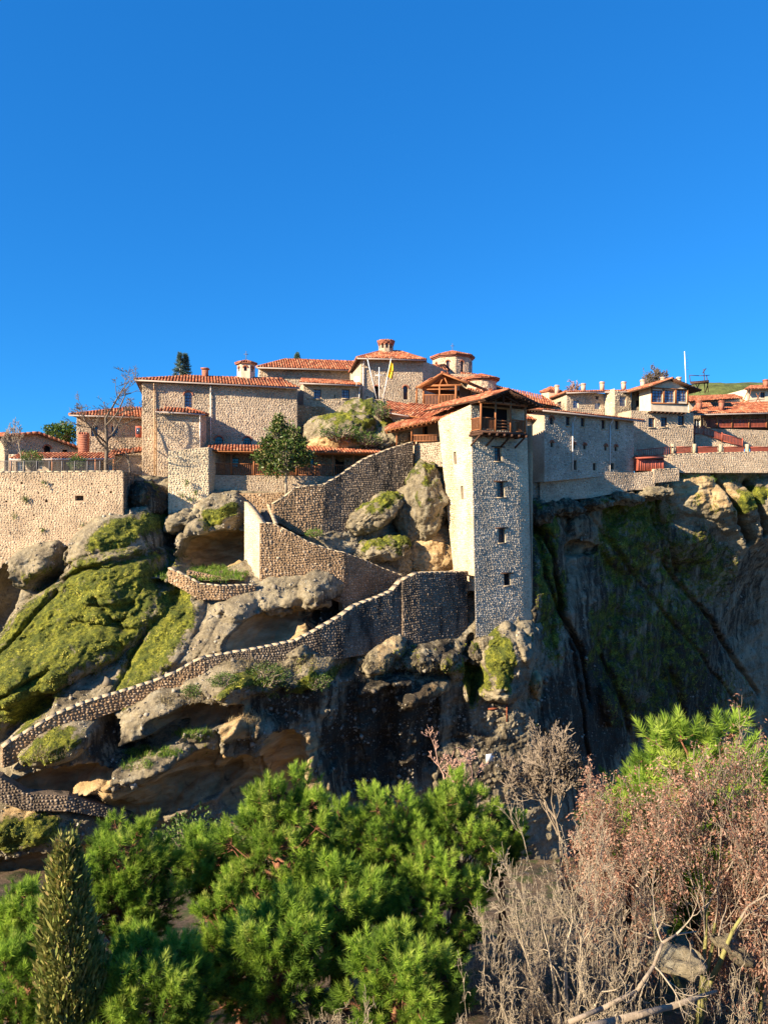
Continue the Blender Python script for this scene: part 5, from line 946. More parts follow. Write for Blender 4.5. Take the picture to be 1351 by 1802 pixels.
# terrace fence
tf = thing('terrace_fence', 'thin grey metal railing along the top of the left retaining wall', 'fence', P(95, 832, 58.3)); ax, bx_ = P(-70, 832, 57.9), P(176, 832, 58.3); Lf = np.linalg.norm(bx_-ax)
for i in range(12): post(tf, ax+(bx_-ax)*i/11, .95, .06, 'metal')
for h in (.12, .92): beam(tf, ax+[0, 0, h], bx_+[0, 0, h], .035, .045, 'metal', 'rail')
for i in range(110): inst('bar', baluster_mesh(.78, 'metal', .02), tf, ax+(bx_-ax)*(i+.5)/110+[0, 0, .13])
# ------------------------------------------------------------------ foreground ground
gX, gY = np.meshgrid(np.linspace(-70, 75, 300), np.linspace(-15, 66, 220)); gZ = -4.4-.40*gY; q = np.stack([gX, gY, gX*0], -1)
gZ = gZ+.55*fbm(q, .12, 3)+.22*fbm(q, .6, 4)+.07*fbm(q, 2.5, 3); 
def ground_z(x, y): return float(gZ[int(np.clip((y+15)/81*219, 0, 219)), int(np.clip((x+70)/145*299, 0, 299))])
gm, n, l, b = newmat('leaf_litter'); v = wpos(n, l)
c = ramp(n, [(.3, (.055, .036, .022)), (.5, (.17, .115, .07)), (.62, (.27, .19, .125)), (.75, (.36, .27, .18))], noise(n, l, 7, 8, .8, v), l)
c = mix(n, l, ramp(n, [(.5, 0), (.6, .8)], noise(n, l, .8, 5, .7, v), l), c, (.06, .085, .02)); l.new(c, b.inputs['Base Color']); bump(n, l, b, noise(n, l, 12, 8, .8, v), .15, 1)
grid_mesh('ground', np.stack([gX, gY, gZ], -1), gm, dict(rnd=gX))['kind'] = 'structure'
mb = MB(); mb.add([(-2500, -1500, -46), (2500, -1500, -46), (2500, 3500, -46), (-2500, 3500, -46)], [(0, 1, 2, 3)]); mb.build('valley_floor', gm)['kind'] = 'structure'

# ------------------------------------------------------------------ plant materials
def leaf_mat(name, stops, tr=.3, sc=1.4, rough=.7):
    m, n, l, b = newmat(name); c = ramp(n, stops, attr(n, 'rnd'), l)
    c = mix(n, l, .6, c, ramp(n, [(.35, .6), (.65, 1.3)], noise(n, l, sc, 3, .6, wpos(n, l)), l), 'MULTIPLY'); l.new(c, b.inputs['Base Color']); b.inputs['Roughness'].default_value = rough
    t = n.new('ShaderNodeBsdfTranslucent'); l.new(c, t.inputs[0]); mx = n.new('ShaderNodeMixShader'); mx.inputs[0].default_value = tr
    l.new(b.outputs[0], mx.inputs[1]); l.new(t.outputs[0], mx.inputs[2]); o = [q for q in n if q.type == 'OUTPUT_MATERIAL'][0]; l.new(mx.outputs[0], o.inputs[0]); return m
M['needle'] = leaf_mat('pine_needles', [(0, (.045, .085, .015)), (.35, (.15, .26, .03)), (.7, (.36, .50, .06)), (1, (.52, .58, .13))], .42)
M['leaf'] = leaf_mat('green_leaves', [(0, (.03, .07, .012)), (.6, (.08, .15, .022)), (1, (.20, .25, .06))], .2, rough=.45)
M['magnolia'] = leaf_mat('broad_leaves', [(0, (.03, .06, .012)), (.55, (.08, .13, .025)), (.85, (.18, .20, .06)), (1, (.34, .27, .12))], .15, rough=.35)
M['cypress'] = leaf_mat('cypress_scales', [(0, (.07, .10, .02)), (.5, (.18, .21, .05)), (.8, (.34, .30, .09)), (1, (.46, .34, .14))], .15)
M['dead_leaf'] = leaf_mat('withered_leaves', [(0, (.16, .065, .04)), (.5, (.38, .19, .125)), (1, (.60, .39, .28))], .35)
M['grass'] = leaf_mat('grass_blades', [(0, (.07, .15, .02)), (.6, (.16, .28, .03)), (1, (.30, .33, .07))], .3)
M['dry_grass'] = leaf_mat('dry_stems', [(0, (.20, .15, .08)), (.6, (.36, .29, .16)), (1, (.50, .42, .26))], .2)
M['moss_tuft'] = leaf_mat('moss_tufts', [(0, (.03, .04, .008)), (.45, (.12, .13, .014)), (.8, (.28, .27, .03)), (1, (.42, .38, .07))], .15, .5)
M['spruce'] = leaf_mat('blue_spruce', [(0, (.06, .10, .08)), (1, (.16, .24, .18))], .1)
M['bark'] = simple_mat('grey_bark', (.27, .21, .155), .9, .35, 5, .02, (3, 3, 1))
M['bark_pale'] = simple_mat('pale_bark', (.36, .29, .205), .9, .35, 5, .02, (3, 3, 1))
M['bark_dark'] = simple_mat('dark_bark', (.15, .115, .085), .9, .35, 5, .02, (3, 3, 1))
M['bark_pink'] = simple_mat('reddish_twigs', (.42, .26, .20), .9, .3, 5, .01)
M['bark_red'] = simple_mat('pine_bark', (.22, .095, .055), .9, .45, 6, .03, (3, 3, 1))
M['bark_moss'] = simple_mat('mossy_bark', (.20, .185, .065), .9, .55, 3, .02, (2, 2, 1))
# ------------------------------------------------------------------ generators
def skeleton(rng, base, d0, L, r0, depth, nchild=(3, 5), spread=.75, up=.12, wig=.16, ratio=(.55, .8), segs=5, rr=.55, out=None, tips=None, taper=.55, first=.3):
    if out is None: out = ([], [], [], []); tips = []
    p = np.array(base, float); d = np.array(d0, float); n = max(2, segs if depth > 1 else 3); pts = [p]; st = L/n
    for i in range(n):
        d = d+rng.normal(0, wig, 3)+np.array([0, 0, up]); d /= np.linalg.norm(d); p = p+d*st; pts.append(p)
    rad = [r0*(1-(1-taper)*i/n) for i in range(n+1)]
    for i in range(n): out[0].append(pts[i]); out[1].append(pts[i+1]); out[2].append(rad[i]); out[3].append(rad[i+1])
    if depth == 0: tips.append((pts[-1], d)); return out, tips
    k = rng.integers(nchild[0], nchild[1]+1)
    for c in range(k):
        t = rng.uniform(first, 1) if c else 1.0; i = min(n-1, int(t*n)); q = pts[i]+(pts[i+1]-pts[i])*(t*n-i if t < 1 else 1)
        v = rng.normal(0, 1, 3); v -= v@d*d; v /= np.linalg.norm(v)+1e-9; sp = spread*rng.uniform(.6, 1.3)*(.45 if c == 0 else 1); dd = d*math.cos(sp)+v*math.sin(sp)
        skeleton(rng, q, dd, L*rng.uniform(*ratio)*(1 if c == 0 else .9), max(rad[i]*rr*(1.25 if c == 0 else 1), .0035), depth-1, nchild, spread, up, wig, ratio, segs, rr, out, tips, taper, first)
    return out, tips
def seg_mesh(out, minr=.004, thr=.03):
    mb = MB(); P0, P1, R0, R1 = [np.array(x) for x in out]; R0 = np.maximum(R0, minr); R1 = np.maximum(R1, minr); big = R0 > thr
    mb.segs(P0[big], P1[big]+(P1[big]-P0[big])*.06, R0[big], R1[big], 7); mb.segs(P0[~big], P1[~big], R0[~big], R1[~big], 3); return mb
def leaves(mb, pts, dirs, size, rng, nper=1, asp=.45, droop=0, spread=.0, col=(0, 1), fold=True):
    pts = np.repeat(np.asarray(pts), nper, 0); dirs = np.repeat(np.asarray(dirs), nper, 0); n = len(pts)
    pts = pts+rng.normal(0, 1, (n, 3))*spread; d = nrm(dirs+rng.normal(0, .6, (n, 3))+np.array([0, 0, -droop])); s = nrm(np.cross(d, rng.normal(0, 1, (n, 3)))); L = size*rng.uniform(.6, 1.3, (n, 1)); up = np.cross(s, d)
    V = np.stack([pts, pts+d*L*.5+s*L*asp/2+up*L*.1, pts+d*L, pts+d*L*.5-s*L*asp/2+up*L*.1], 1); mb.bulk(V, [(0, 1, 2), (0, 2, 3)], rng.uniform(*col, n))
def tufts(mb, pts, dirs, rng, L=.22, nl=.14, n=60, wd=.007, bias=None):
    N = len(pts); d = nrm(np.asarray(dirs)); s = nrm(np.cross(d, np.array([.3, .8, .52]))); t = np.cross(d, s)
    a = rng.uniform(0, 2*np.pi, (N, n, 1)); u = rng.uniform(0, 1, (N, n, 1)); ls = rng.uniform(.7, 1.2, (N, 1, 1))
    o = np.asarray(pts)[:, None]+d[:, None]*u*L*ls; rad = s[:, None]*np.cos(a)+t[:, None]*np.sin(a); ang = (1-u)*1.05+.30+rng.uniform(-.15, .15, (N, n, 1))
    nd = d[:, None]*np.cos(ang)+rad*np.sin(ang); w_ = nrm(np.cross(nd, rng.normal(0, 1, (N, n, 3))))*wd; e = o+nd*nl*rng.uniform(.7, 1.15, (N, n, 1))
    V = np.stack([o-w_, o+w_, e], 2).reshape(-1, 3, 3); rr = (rng.uniform(.1, .75, (N, 1)) if bias is None else bias[:, None])+rng.uniform(-.15, .15, (N, n)); mb.bulk(V, [(0, 1, 2)], np.clip(rr, 0, 1).ravel())
def crown_pts(rng, n, rx, rz, seed, shell=.55, lump=.35):
    v = nrm(rng.normal(0, 1, (n*2, 3))); k = 1+lump*fbm(v*1.0, 1.6, 3, .6, off=seed*9.1); r = (rng.uniform(shell**2, 1, n*2))**.5*k; p = v*r[:, None]*np.array([rx, rx, rz])
    ok = p[:, 2] > -rz*.92; return p[ok][:n], v[ok][:n]
def pine_crown(seed, r, rzk, nclu, name='crown'):
    rng = np.random.default_rng(seed); c, v = crown_pts(rng, nclu, r*.86, r*rzk*.86, seed, .55, .26); S = ([], [], [], []); tm = MB()
    axz = lambda z: np.array([.14*r*math.sin(z*2), .1*r*math.cos(z*1.7), z]); pp = []; dd = []; bb = []
    for q, u in zip(c, v):   # limb from the stem to each foliage clump
        z0 = max(q[2]-np.linalg.norm(q[:2])*rng.uniform(.35, .8), -r*rzk*1.2); a = axz(z0); m = (a+q)/2+np.array([0, 0, -.12*r])+rng.normal(0, .06*r, 3); rr = .022*r+.012*rng.uniform()
        for (x, y, r1, r2) in ((a, m, rr, rr*.65), (m, q, rr*.65, .012)): S[0].append(x); S[1].append(y); S[2].append(r1); S[3].append(r2)
        k = rng.integers(9, 15); rc = rng.uniform(.22, .42); tone = rng.uniform(-.08, .34); o0 = nrm(u*np.array([.8, .8, .6])+[0, 0, .5])
        for i in range(k):
            w_ = nrm(rng.normal(0, 1, 3)+o0*1.1); p_ = q+w_*rc*rng.uniform(.35, 1)*np.array([1, 1, .8]); d1 = nrm(w_*.7+o0*.5+[0, 0, .45])
            S[0].append(q); S[1].append(p_); S[2].append(.012); S[3].append(.006); pp.append(p_); dd.append(d1); bb.append(.08+tone+.62*max(0, w_[2])*rng.uniform(.5, 1.2))  # upward shoots get brighter green: sunlit tops put into the needle colour
    zz = np.linspace(-r*rzk*1.3, r*rzk*.75, 12)
    for a, b_ in zip(zz[:-1], zz[1:]): S[0].append(axz(a)); S[1].append(axz(b_)); S[2].append(.10*r*(1.05-(a/r/rzk+1.3)/2.2)); S[3].append(.10*r*(1.05-(b_/r/rzk+1.3)/2.2))
    br = seg_mesh(S, .005).build('branches', M['bark_red']); br_me = br.data; bpy.data.objects.remove(br)
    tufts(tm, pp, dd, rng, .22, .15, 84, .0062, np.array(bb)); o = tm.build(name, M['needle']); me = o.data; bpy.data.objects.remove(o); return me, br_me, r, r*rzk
PC = [pine_crown(11, 1.35, 1.5, 112), pine_crown(12, 1.25, 1.2, 96), pine_crown(13, .95, 1.15, 60), pine_crown(14, .9, 1.0, 52)]
def mobj(name, me, parent, loc, rz=0, sc=1, mat=None):
    o = bpy.data.objects.new(name, me); COL.objects.link(o); o.parent = parent; o.location = tuple(loc); o.rotation_euler = (0, 0, rz); o.scale = (sc,)*3; return o
def pine(px, py, Y0, rpx, var, label, group='pines below the cliff', rz=None):
    me, br, r, rz_ = PC[var]; s = rpx*Y0/F/r; top_ = P(px, py, Y0); c = top_-[0, 0, rz_*s]; gz = ground_z(c[0], Y0); root = thing('pine_tree', label, 'pine tree', (c[0], c[1], gz-.1), group)
    rz = R.uniform(0, 6.28) if rz is None else rz; cr = mobj('crown', me, root, (0, 0, c[2]-gz+.1), rz, s); cr['kind'] = 'stuff'; mobj('branches', br, root, (0, 0, c[2]-gz+.1), rz, s)
    h = c[2]-rz_*s*.9-gz; 
    mb = MB(); hh = max(h+.3, .6); base_ = np.array([c[0], c[1], gz-.2]); mb.tube([base_, base_+[.05, 0, hh*.5], base_+[0, 0, hh]], [.16*s, .13*s, .11*s], 8); mb.build('trunk', M['bark_red'], root); return root
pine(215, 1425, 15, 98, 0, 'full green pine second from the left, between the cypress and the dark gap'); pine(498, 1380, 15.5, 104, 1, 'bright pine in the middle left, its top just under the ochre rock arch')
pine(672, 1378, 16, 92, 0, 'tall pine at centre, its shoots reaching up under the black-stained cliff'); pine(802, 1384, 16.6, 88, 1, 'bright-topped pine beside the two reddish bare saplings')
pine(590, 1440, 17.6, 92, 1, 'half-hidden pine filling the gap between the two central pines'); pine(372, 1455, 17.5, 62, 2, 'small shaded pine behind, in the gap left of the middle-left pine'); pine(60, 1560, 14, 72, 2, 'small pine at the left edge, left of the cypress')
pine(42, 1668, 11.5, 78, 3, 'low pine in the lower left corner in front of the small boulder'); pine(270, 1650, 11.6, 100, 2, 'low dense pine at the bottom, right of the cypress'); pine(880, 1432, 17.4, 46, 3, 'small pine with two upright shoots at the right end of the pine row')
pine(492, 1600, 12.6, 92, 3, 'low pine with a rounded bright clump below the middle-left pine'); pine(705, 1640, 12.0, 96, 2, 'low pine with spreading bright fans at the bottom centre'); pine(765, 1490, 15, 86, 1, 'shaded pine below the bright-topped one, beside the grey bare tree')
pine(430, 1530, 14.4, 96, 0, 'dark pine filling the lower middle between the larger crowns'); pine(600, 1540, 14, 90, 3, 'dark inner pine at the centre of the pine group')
pine(1232, 1288, 19.5, 150, 1, 'round-topped pine behind the tree with withered brown leaves', rz=1); pine(1335, 1350, 19, 90, 2, 'pine at the right edge behind the withered tree'); pine(1100, 1400, 19.6, 70, 2, 'small pine between the bare tree and the round-topped pine')
# cypress
def cypress(px, py, Y0, rpx, label):
    rng = np.random.default_rng(5); t = P(px, py, Y0); gz = ground_z(t[0], Y0); H = t[2]-gz; root = thing('cypress', label, 'cypress', (t[0], Y0, gz)); mb = MB(); n = 22000
    u = rng.uniform(0, 1, n)**.8; a = rng.uniform(0, 6.283, n); r = rpx*Y0/F*np.minimum(1, .18+(u*1.6)**.7)*(1+.34*pn(np.stack([np.cos(a)*1.5, np.sin(a)*1.5, u*9], -1)))*rng.uniform(.75, 1.05, n)
    z = t[2]-u*H; p = np.stack([t[0]+r*np.cos(a)+.12*u, Y0+r*np.sin(a), z], -1); d = np.stack([np.cos(a)*.42, np.sin(a)*.42, np.full(n, 1.)], -1)
    bias = np.clip(.62-.5*np.cos(a-math.pi*.2)*0+rng.normal(0, .2, n)-u*.12, 0, 1); d = nrm(d+rng.normal(0, .26, (n, 3))); s = nrm(np.cross(d, rng.normal(0, 1, (n, 3)))); L = rng.gamma(4, .024, (n, 1))
    V = np.stack([p-s*.010, p+s*.012, p+d*L*.6+s*.018, p+d*L, p+d*L*.6-s*.018], 1); mb.bulk(V, [(0, 1, 2, 3, 4)], bias); stuff(mb.build('foliage', M['cypress'], root)); mb = MB(); mb.tube([[t[0]+.1, Y0, gz], [t[0], Y0, t[2]-.3]], [.09, .02], 7); mb.build('trunk', M['bark'], root)
cypress(116, 1478, 11, 50, 'slim yellowish-brown cypress standing in front of the pines on the left')
# bare trees
def bare(px, pyt, pyb, Y0, label, seed, mat='bark', nst=1, depth=5, spread=.6, up=.1, r=.09, first=.3, cat='tree', name='bare_tree', lean=.35, wig=.14, ratio=(.6, .82), nchild=(3, 4), base=None, minr=.006, leaf=None, group=None, mosst=False, width=None, Lk=.36, thr=.03, stem=None, gam=1.0):
    rng = np.random.default_rng(seed); b0 = P(px, pyb, Y0) if base is None else base; g0 = b0; b0 = b0 if stem is None else P(stem[0], stem[1], Y0); H = Zp(pyt, Y0)-b0[2]; root = thing(name, label, cat, b0, group); S = ([], [], [], []); tips = []
    for i in range(nst):
        a = rng.uniform(0, 6.28); ln = lean*(i > 0 or nst > 2); d = nrm(np.array([math.cos(a)*ln, math.sin(a)*ln*.6, 1])); skeleton(rng, b0+np.array([math.cos(a), math.sin(a), 0])*.08*(nst > 1), d, H*Lk, r*rng.uniform(.7, 1.1), depth, nchild, spread, up, wig, ratio, 5, .6, S, tips, .55, first)
    P0, P1 = np.array(S[0]), np.array(S[1]); z = P1[:, 2].max()-b0[2]; k = H/z; kx = k
    if width: kx = width*Y0/F/np.percentile(np.abs(P1[:, 0]-b0[0]), 98)
    sc = np.array([kx, kx, k]); S = ((P0-b0)*sc+b0, (P1-b0)*sc+b0, np.array(S[2]), np.array(S[3])); R0 = S[2]; big = R0 > thr
    def sub(m): return tuple(x[m] for x in S)
    if stem is not None: S = tuple(np.concatenate([a, b]) for a, b in zip(S, (np.array([g0, (g0+b0)/2+[.08, 0, 0]]), np.array([(g0+b0)/2+[.08, 0, 0], b0]), np.array([r*1.2, r*1.1]), np.array([r*1.1, r*1.0])))); big = np.concatenate([big, [True, True]])
    if big.any(): seg_mesh(sub(big), minr).build('trunk', M['bark_moss' if mosst else mat], root)
    o = seg_mesh(sub(~big), minr).build('branches', M[mat], root)
    if leaf:
        tp = np.array([t[0] for t in tips]); td = np.array([t[1] for t in tips]); tp = (tp-b0)*sc+b0; lm, ls, nl, dr = leaf; m = MB(); sel = rng.random(len(tp)) < .85; leaves(m, tp[sel], td[sel], ls, rng, nl, .4, dr, .05); stuff(m.build('leaves', M[lm], root))
    return root
gb = lambda px, Y0: np.array([(px-675.5)*Y0/F, Y0, ground_z((px-675.5)*Y0/F, Y0)-.1])
bare(0, 1378, 0, 12.5, 'large grey many-stemmed bare tree in the lower right, in front of the slope', 21, 'bark_pale', 7, 7, .7, .03, .055, base=gb(1000, 12.5), width=150, lean=.6, minr=.0038, nchild=(2, 3), wig=.2)
bare(0, 1262, 0, 21, 'pale bare tree against the dark cliff, left of the withered brown tree', 22, 'bark', 4, 7, .6, .07, .04, base=gb(985, 21), stem=(985, 1470), width=82, minr=.010, lean=.5, nchild=(2, 4))
bare(0, 1272, 0, 22, 'slender reddish bare sapling, the taller of two above the pines', 23, 'bark_pink', 1, 5, .75, .12, .05, base=gb(785, 22), stem=(787, 1440), width=34, name='bare_sapling', Lk=.62, minr=.012, wig=.05, ratio=(.3, .6), nchild=(3, 5), first=.15)
bare(0, 1318, 0, 22.5, 'shorter reddish bare sapling just left of the white plaque', 24, 'bark_pink', 1, 5, .75, .1, .045, base=gb(828, 22.5), stem=(824, 1450), width=42, name='bare_sapling', Lk=.55, minr=.012, wig=.07, ratio=(.35, .62), nchild=(3, 5), first=.15)
bare(0, 1238, 0, 14.5, 'tree covered in withered reddish-brown leaves, with yellow mossy stems, at the lower right', 25, 'bark', 4, 5, .8, .02, .075, base=gb(1225, 14.5), width=168, name='withered_tree', wig=.2, leaf=('dead_leaf', .07, 7, .9), mosst=True, lean=.3, minr=.005, nchild=(3, 4), Lk=.5, first=.5)
bare(0, 1335, 0, 16.5, 'smaller withered-leaf tree at the left shoulder of the big brown one', 26, 'bark', 4, 5, .8, .02, .05, base=gb(1090, 16.5), width=85, name='withered_tree', wig=.2, nchild=(3, 4), leaf=('dead_leaf', .075, 7, .9), minr=.005)
bare(0, 1300, 0, 15.5, 'withered-leaf tree at the right edge of the photo', 27, 'bark', 4, 5, .8, .02, .05, wig=.2, base=gb(1335, 15.5), width=90, name='withered_tree', leaf=('dead_leaf', .075, 8, .9), mosst=True, minr=.005)
bl = ['pale twiggy bare bush at the bottom, right of the low spreading pine', 'bare bush under the left side of the large grey tree', 'tangled bare bush in the bottom right corner', 'bare bush between the large grey tree and the mossy stems', 'low bare bush in front of the pale boulder',
      'brownish bare bush left of the large grey tree, beside the pines', 'small bare bush at the very bottom below the fallen branch', 'grey bare bush halfway up behind the large grey tree', 'twiggy bare bush under the pines at the bottom centre']
for i, (px, py, Y0, wd, nst) in enumerate([(860, 1660, 11.5, 70, 6), (935, 1640, 12.2, 70, 6), (1310, 1660, 11.6, 80, 7), (1120, 1560, 13.2, 90, 6), (1180, 1700, 11.2, 80, 6), (900, 1520, 14.2, 75, 6), (1060, 1720, 10.6, 80, 7), (1010, 1470, 15.5, 90, 6), (600, 1740, 11, 90, 7)]):
    bare(0, py, 0, Y0, bl[i], 40+i, ['bark_pale', 'bark', 'bark_pale'][i % 3], max(3, nst-3), 5, .85, -.02, .018, base=gb(px, Y0), width=wd, lean=.9, name='bare_bush', cat='bush', minr=.0035, wig=.26, nchild=(2, 4))
fb_ = thing('fallen_branch', 'twisted pale branch reaching right across the slope in front of the mossy stems', 'branch', P(1080, 1770, 11)); S = ([], [], [], []); rng = np.random.default_rng(8)
pts = [P(*q) for q in ((1000, 1800, 10.6), (1060, 1775, 10.8), (1120, 1745, 11), (1150, 1700, 11.1), (1165, 1660, 11.2), (1190, 1645, 11.3), (1225, 1640, 11.5))]; mb = MB(); mb.tube(pts, [.035, .032, .03, .026, .022, .016, .008], 8); mb.build('limb', M['bark'], fb_)
for i in (2, 3, 4, 5): skeleton(rng, pts[i], nrm(rng.normal(0, 1, 3)+[.6, 0, .6]), .5, .02, 2, out=S, tips=[])
stuff(seg_mesh(S, .004).build('twigs', M['bark_pale'], fb_))
fb_ = thing('fallen_log', 'thick pale fallen trunk lying low across the bottom right', 'branch', P(1150, 1790, 10.6)); mb = MB(); mb.tube([P(1010, 1815, 10.2), P(1090, 1795, 10.6), P(1180, 1772, 10.9), P(1260, 1745, 11.6)], [.055, .05, .042, .025], 9); mb.build('limb', M['bark'], fb_)
# rocks on the slope
def slope_rock(px, py, Y0, rx, ry, rd, ang, seed, label):
    o = boulder(px, py, Y0, rx, ry, rd, ang, seed, .1, 0, .25, .2, sub=4, name='boulder'); del o['kind']; tag(o, label, 'boulder')
slope_rock(1292, 1672, 14.2, 52, 18, .5, -28, 31, 'pale pinkish boulder among the mossy stems near the right edge'); slope_rock(1190, 1690, 13.6, 55, 14, .5, 5, 32, 'flat grey rock slab in shade left of the pale boulder'); slope_rock(42, 1700, 12.4, 22, 24, .35, 30, 33, 'small orange-tinted boulder behind the low pine at the left edge')
slope_rock(1150, 1600, 17, 40, 14, .5, -18, 34, 'grey slab up the slope behind the bare bushes')
# ------------------------------------------------------------------ evergreen shrubs, garden trees
def shrub(px, py, Y0, rx, ry, label, seed, mat='leaf', n=900, ls=.12, cat='bush', name='shrub', stem=None, group=None, lump=.3, at=None, nper=4, shell=.5):
    rng = np.random.default_rng(seed); c = P(px, py, Y0) if at is None else at; r_, z_ = rx*Y0/F, ry*Y0/F; root = thing(name, label, cat, c-[0, 0, z_] if stem is None else P(px, stem, Y0), group)
    p, v = crown_pts(rng, n, r_, z_, seed, shell, lump); mb = MB(); leaves(mb, p+c, v, ls, rng, nper, .5, 0, ls*.6); stuff(mb.build('foliage', M[mat], root))
    b0 = c-[0, 0, z_] if stem is None else P(px, stem, Y0); S = ([], [], [], [])
    for q in p[::max(1, n//90)]: m = (b0+q+c)/2+rng.normal(0, .1, 3)*r_; S[0].extend([b0+[0, 0, z_*.2], m]); S[1].extend([m, q+c]); S[2].extend([.03*r_+.01]*2); S[3].extend([.02*r_+.008, .006])
    seg_mesh(S, .005).build('branches', M['bark'], root)
    if stem: mb = MB(); mb.tube([b0, (b0+c)/2+[.03, 0, 0], c], [.10, .08, .05], 8); mb.build('trunk', M['bark_pale'], root)
    return root
def magnolia():
    rng = np.random.default_rng(61); Y0 = 61.4; root = thing('broadleaf_tree', 'glossy broadleaf tree standing in front of the timber gallery', 'tree', P(503, 864, Y0)); s = Y0/F; mb = MB(); S = ([], [], [], []); b0 = P(503, 864, Y0)
    for (px, py, rx, ry, n) in ((500, 800, 36, 28, 520), (484, 768, 16, 20, 200), (490, 745, 9, 16, 110), (512, 770, 15, 22, 200), (464, 806, 17, 14, 150), (534, 806, 15, 16, 150), (488, 826, 28, 11, 180), (470, 780, 12, 12, 90), (529, 782, 10, 12, 90)):
        p, v = crown_pts(rng, n, rx*s, ry*s, px, .4, .4); c = P(px, py, Y0); leaves(mb, p+c, v+[0, 0, .3], .24, rng, 4, .6, 0, .10)
        for q in p[::18]: m = (b0+[0, 0, 1.6]+q+c)/2; S[0].extend([b0+[0, 0, 1.4], m]); S[1].extend([m, q+c]); S[2].extend([.05, .03]); S[3].extend([.03, .01])
    stuff(mb.build('crown', M['magnolia'], root)); seg_mesh(S, .01).build('branches', M['bark'], root); mb = MB(); mb.tube([b0-[0, 0, .5], b0+[0, 0, 1.8]], [.13, .10], 9); mb.build('trunk', M['bark_pale'], root)
magnolia()
shrub(57, 809, 59.6, 19, 15, 'left of two round clipped shrubs behind the terrace railing', 62, n=500, ls=.12, stem=832); shrub(137, 815, 59.8, 15, 12, 'right of two round clipped shrubs, at the middle of the terrace railing', 63, n=400, ls=.12, stem=832)
shrub(108, 762, 74, 27, 16, 'dark evergreen crown behind the left stone house', 64, 'leaf', 700, .25, 'tree', 'evergreen_tree', stem=800)
bare(187, 641, 834, 60.2, 'tall bare tree in front of the left annex, reaching above its roof', 71, 'bark_dark', 1, 5, .8, .12, .20, width=62, minr=.016, wig=.06, Lk=.6, thr=.07, nchild=(3, 5), ratio=(.35, .62))
bare(229, 735, 836, 60.6, 'crooked leaning bare tree at the corner of the retaining wall', 72, 'bark_dark', 1, 5, .7, .03, .13, width=36, minr=.014, wig=.2, thr=.06, nchild=(2, 4))
bare(43, 731, 834, 60, 'small bare tree with pale trunk at the far left behind the terrace railing', 73, 'bark', 1, 6, .75, .06, .12, width=42, minr=.015, thr=.06, Lk=.36, nchild=(2, 4))
bare(1139, 637, 700, 96, 'wide bare tree crown rising behind the monks\' wing roofs', 74, 'bark_dark', 4, 6, .6, .02, .15, width=40, minr=.028, lean=.6, thr=.1, Lk=.3, nchild=(2, 4))
bare(1008, 668, 700, 98, 'small faint bare tree top left of the chimneys', 75, 'bark_pink', 2, 5, .6, .02, .12, width=14, minr=.02, thr=.1)
def spruce(px, pyt, pyb, Y0, wpx, label, seed):
    rng = np.random.default_rng(seed); t = P(px, pyt, Y0); b0 = P(px, pyb, Y0); H = t[2]-b0[2]; w_ = wpx*Y0/F; root = thing('spruce_tree', label, 'spruce', b0); mb = MB(); S = ([b0], [t], [.09], [.02]); pp = []; dd = []
    for i in range(70):
        u = (i/70)**1.1; z = t[2]-u*H*.97; a = rng.uniform(0, 6.28); L = w_*(.08+u*.95)*rng.uniform(.7, 1.1); e = np.array([t[0]+L*math.cos(a), Y0+L*math.sin(a), z+L*.15]); o_ = np.array([t[0], Y0, z]); S[0].append(o_); S[1].append(e); S[2].append(.03); S[3].append(.01)
        for k in np.linspace(.2, 1, 9): pp.append(o_+(e-o_)*k); dd.append(nrm(e-o_+[0, 0, .1])+rng.normal(0, .35, 3))
    tufts(mb, pp, dd, rng, .25, .2, 10, .018); stuff(mb.build('crown', M['spruce'], root)); seg_mesh(S, .01).build('trunk', M['bark'], root)
spruce(317, 624, 668, 80 , 12, 'left top of the pair of dark spruces behind the long hall roof', 81); spruce(326, 626, 668, 80.6, 11, 'right top of the pair of dark spruces behind the long hall roof', 82); spruce(523, 624, 640, 92, 6, 'tiny dark conifer tip behind the refectory roof', 83)
# shrubs and grass growing on the cliff
for i, (px, py, rx, ry, lb) in enumerate([(395, 1198, 26, 13, 'small dark green shrub on the ledge below the stair wall, left of a larger one'), (468, 1186, 40, 17, 'round green shrub on the ledge under the dark stair wall'), (560, 1200, 26, 12, 'ragged green shrub at the right end of the ledge'),
    (1125, 1222, 18, 14, 'pale dry bush on the shaded cliff near the right slope'), (300, 1500, 60, 46, 'dark ivy mass at the cliff foot between two pines'), (552, 938, 16, 6, 'tiny green bush on top of the landing between stair walls'), (340, 1215, 18, 10, 'yellow-green weed clump at the bend of the path wall')]):
    c = on_cliff(px, py); k = c[1]/F; shrub(px, py, c[1]-.2, rx, ry, lb, 90+i, 'dry_grass' if i == 3 else 'leaf', int(rx*ry*1.3)+150, .10, nper=3, lump=.35) if i not in (5,) else shrub(px, py, 60, rx, ry, lb, 95, 'grass', 200, .1)
def blades(pts, label, name, mat, h=.25, wd=.02, seed=0, nper=6, cat='grass'):
    rng = np.random.default_rng(seed); p = np.repeat(np.array(pts), nper, 0); n = len(p); p = p+rng.normal(0, .08, (n, 3)); d = nrm(np.stack([rng.normal(0, .4, n), rng.normal(-.25, .35, n), np.ones(n)], -1)); s = nrm(np.cross(d, rng.normal(0, 1, (n, 3))))*wd; L = h*rng.uniform(.4, 1.2, (n, 1))
    mb = MB(); mb.bulk(np.stack([p-s, p+s, p+d*L], 1), [(0, 1, 2)], rng.uniform(0, 1, n)); o = mb.build(name, M[mat]); o['kind'] = 'stuff'; tag(o, label, cat); return o
rng = np.random.default_rng(99); pts = []
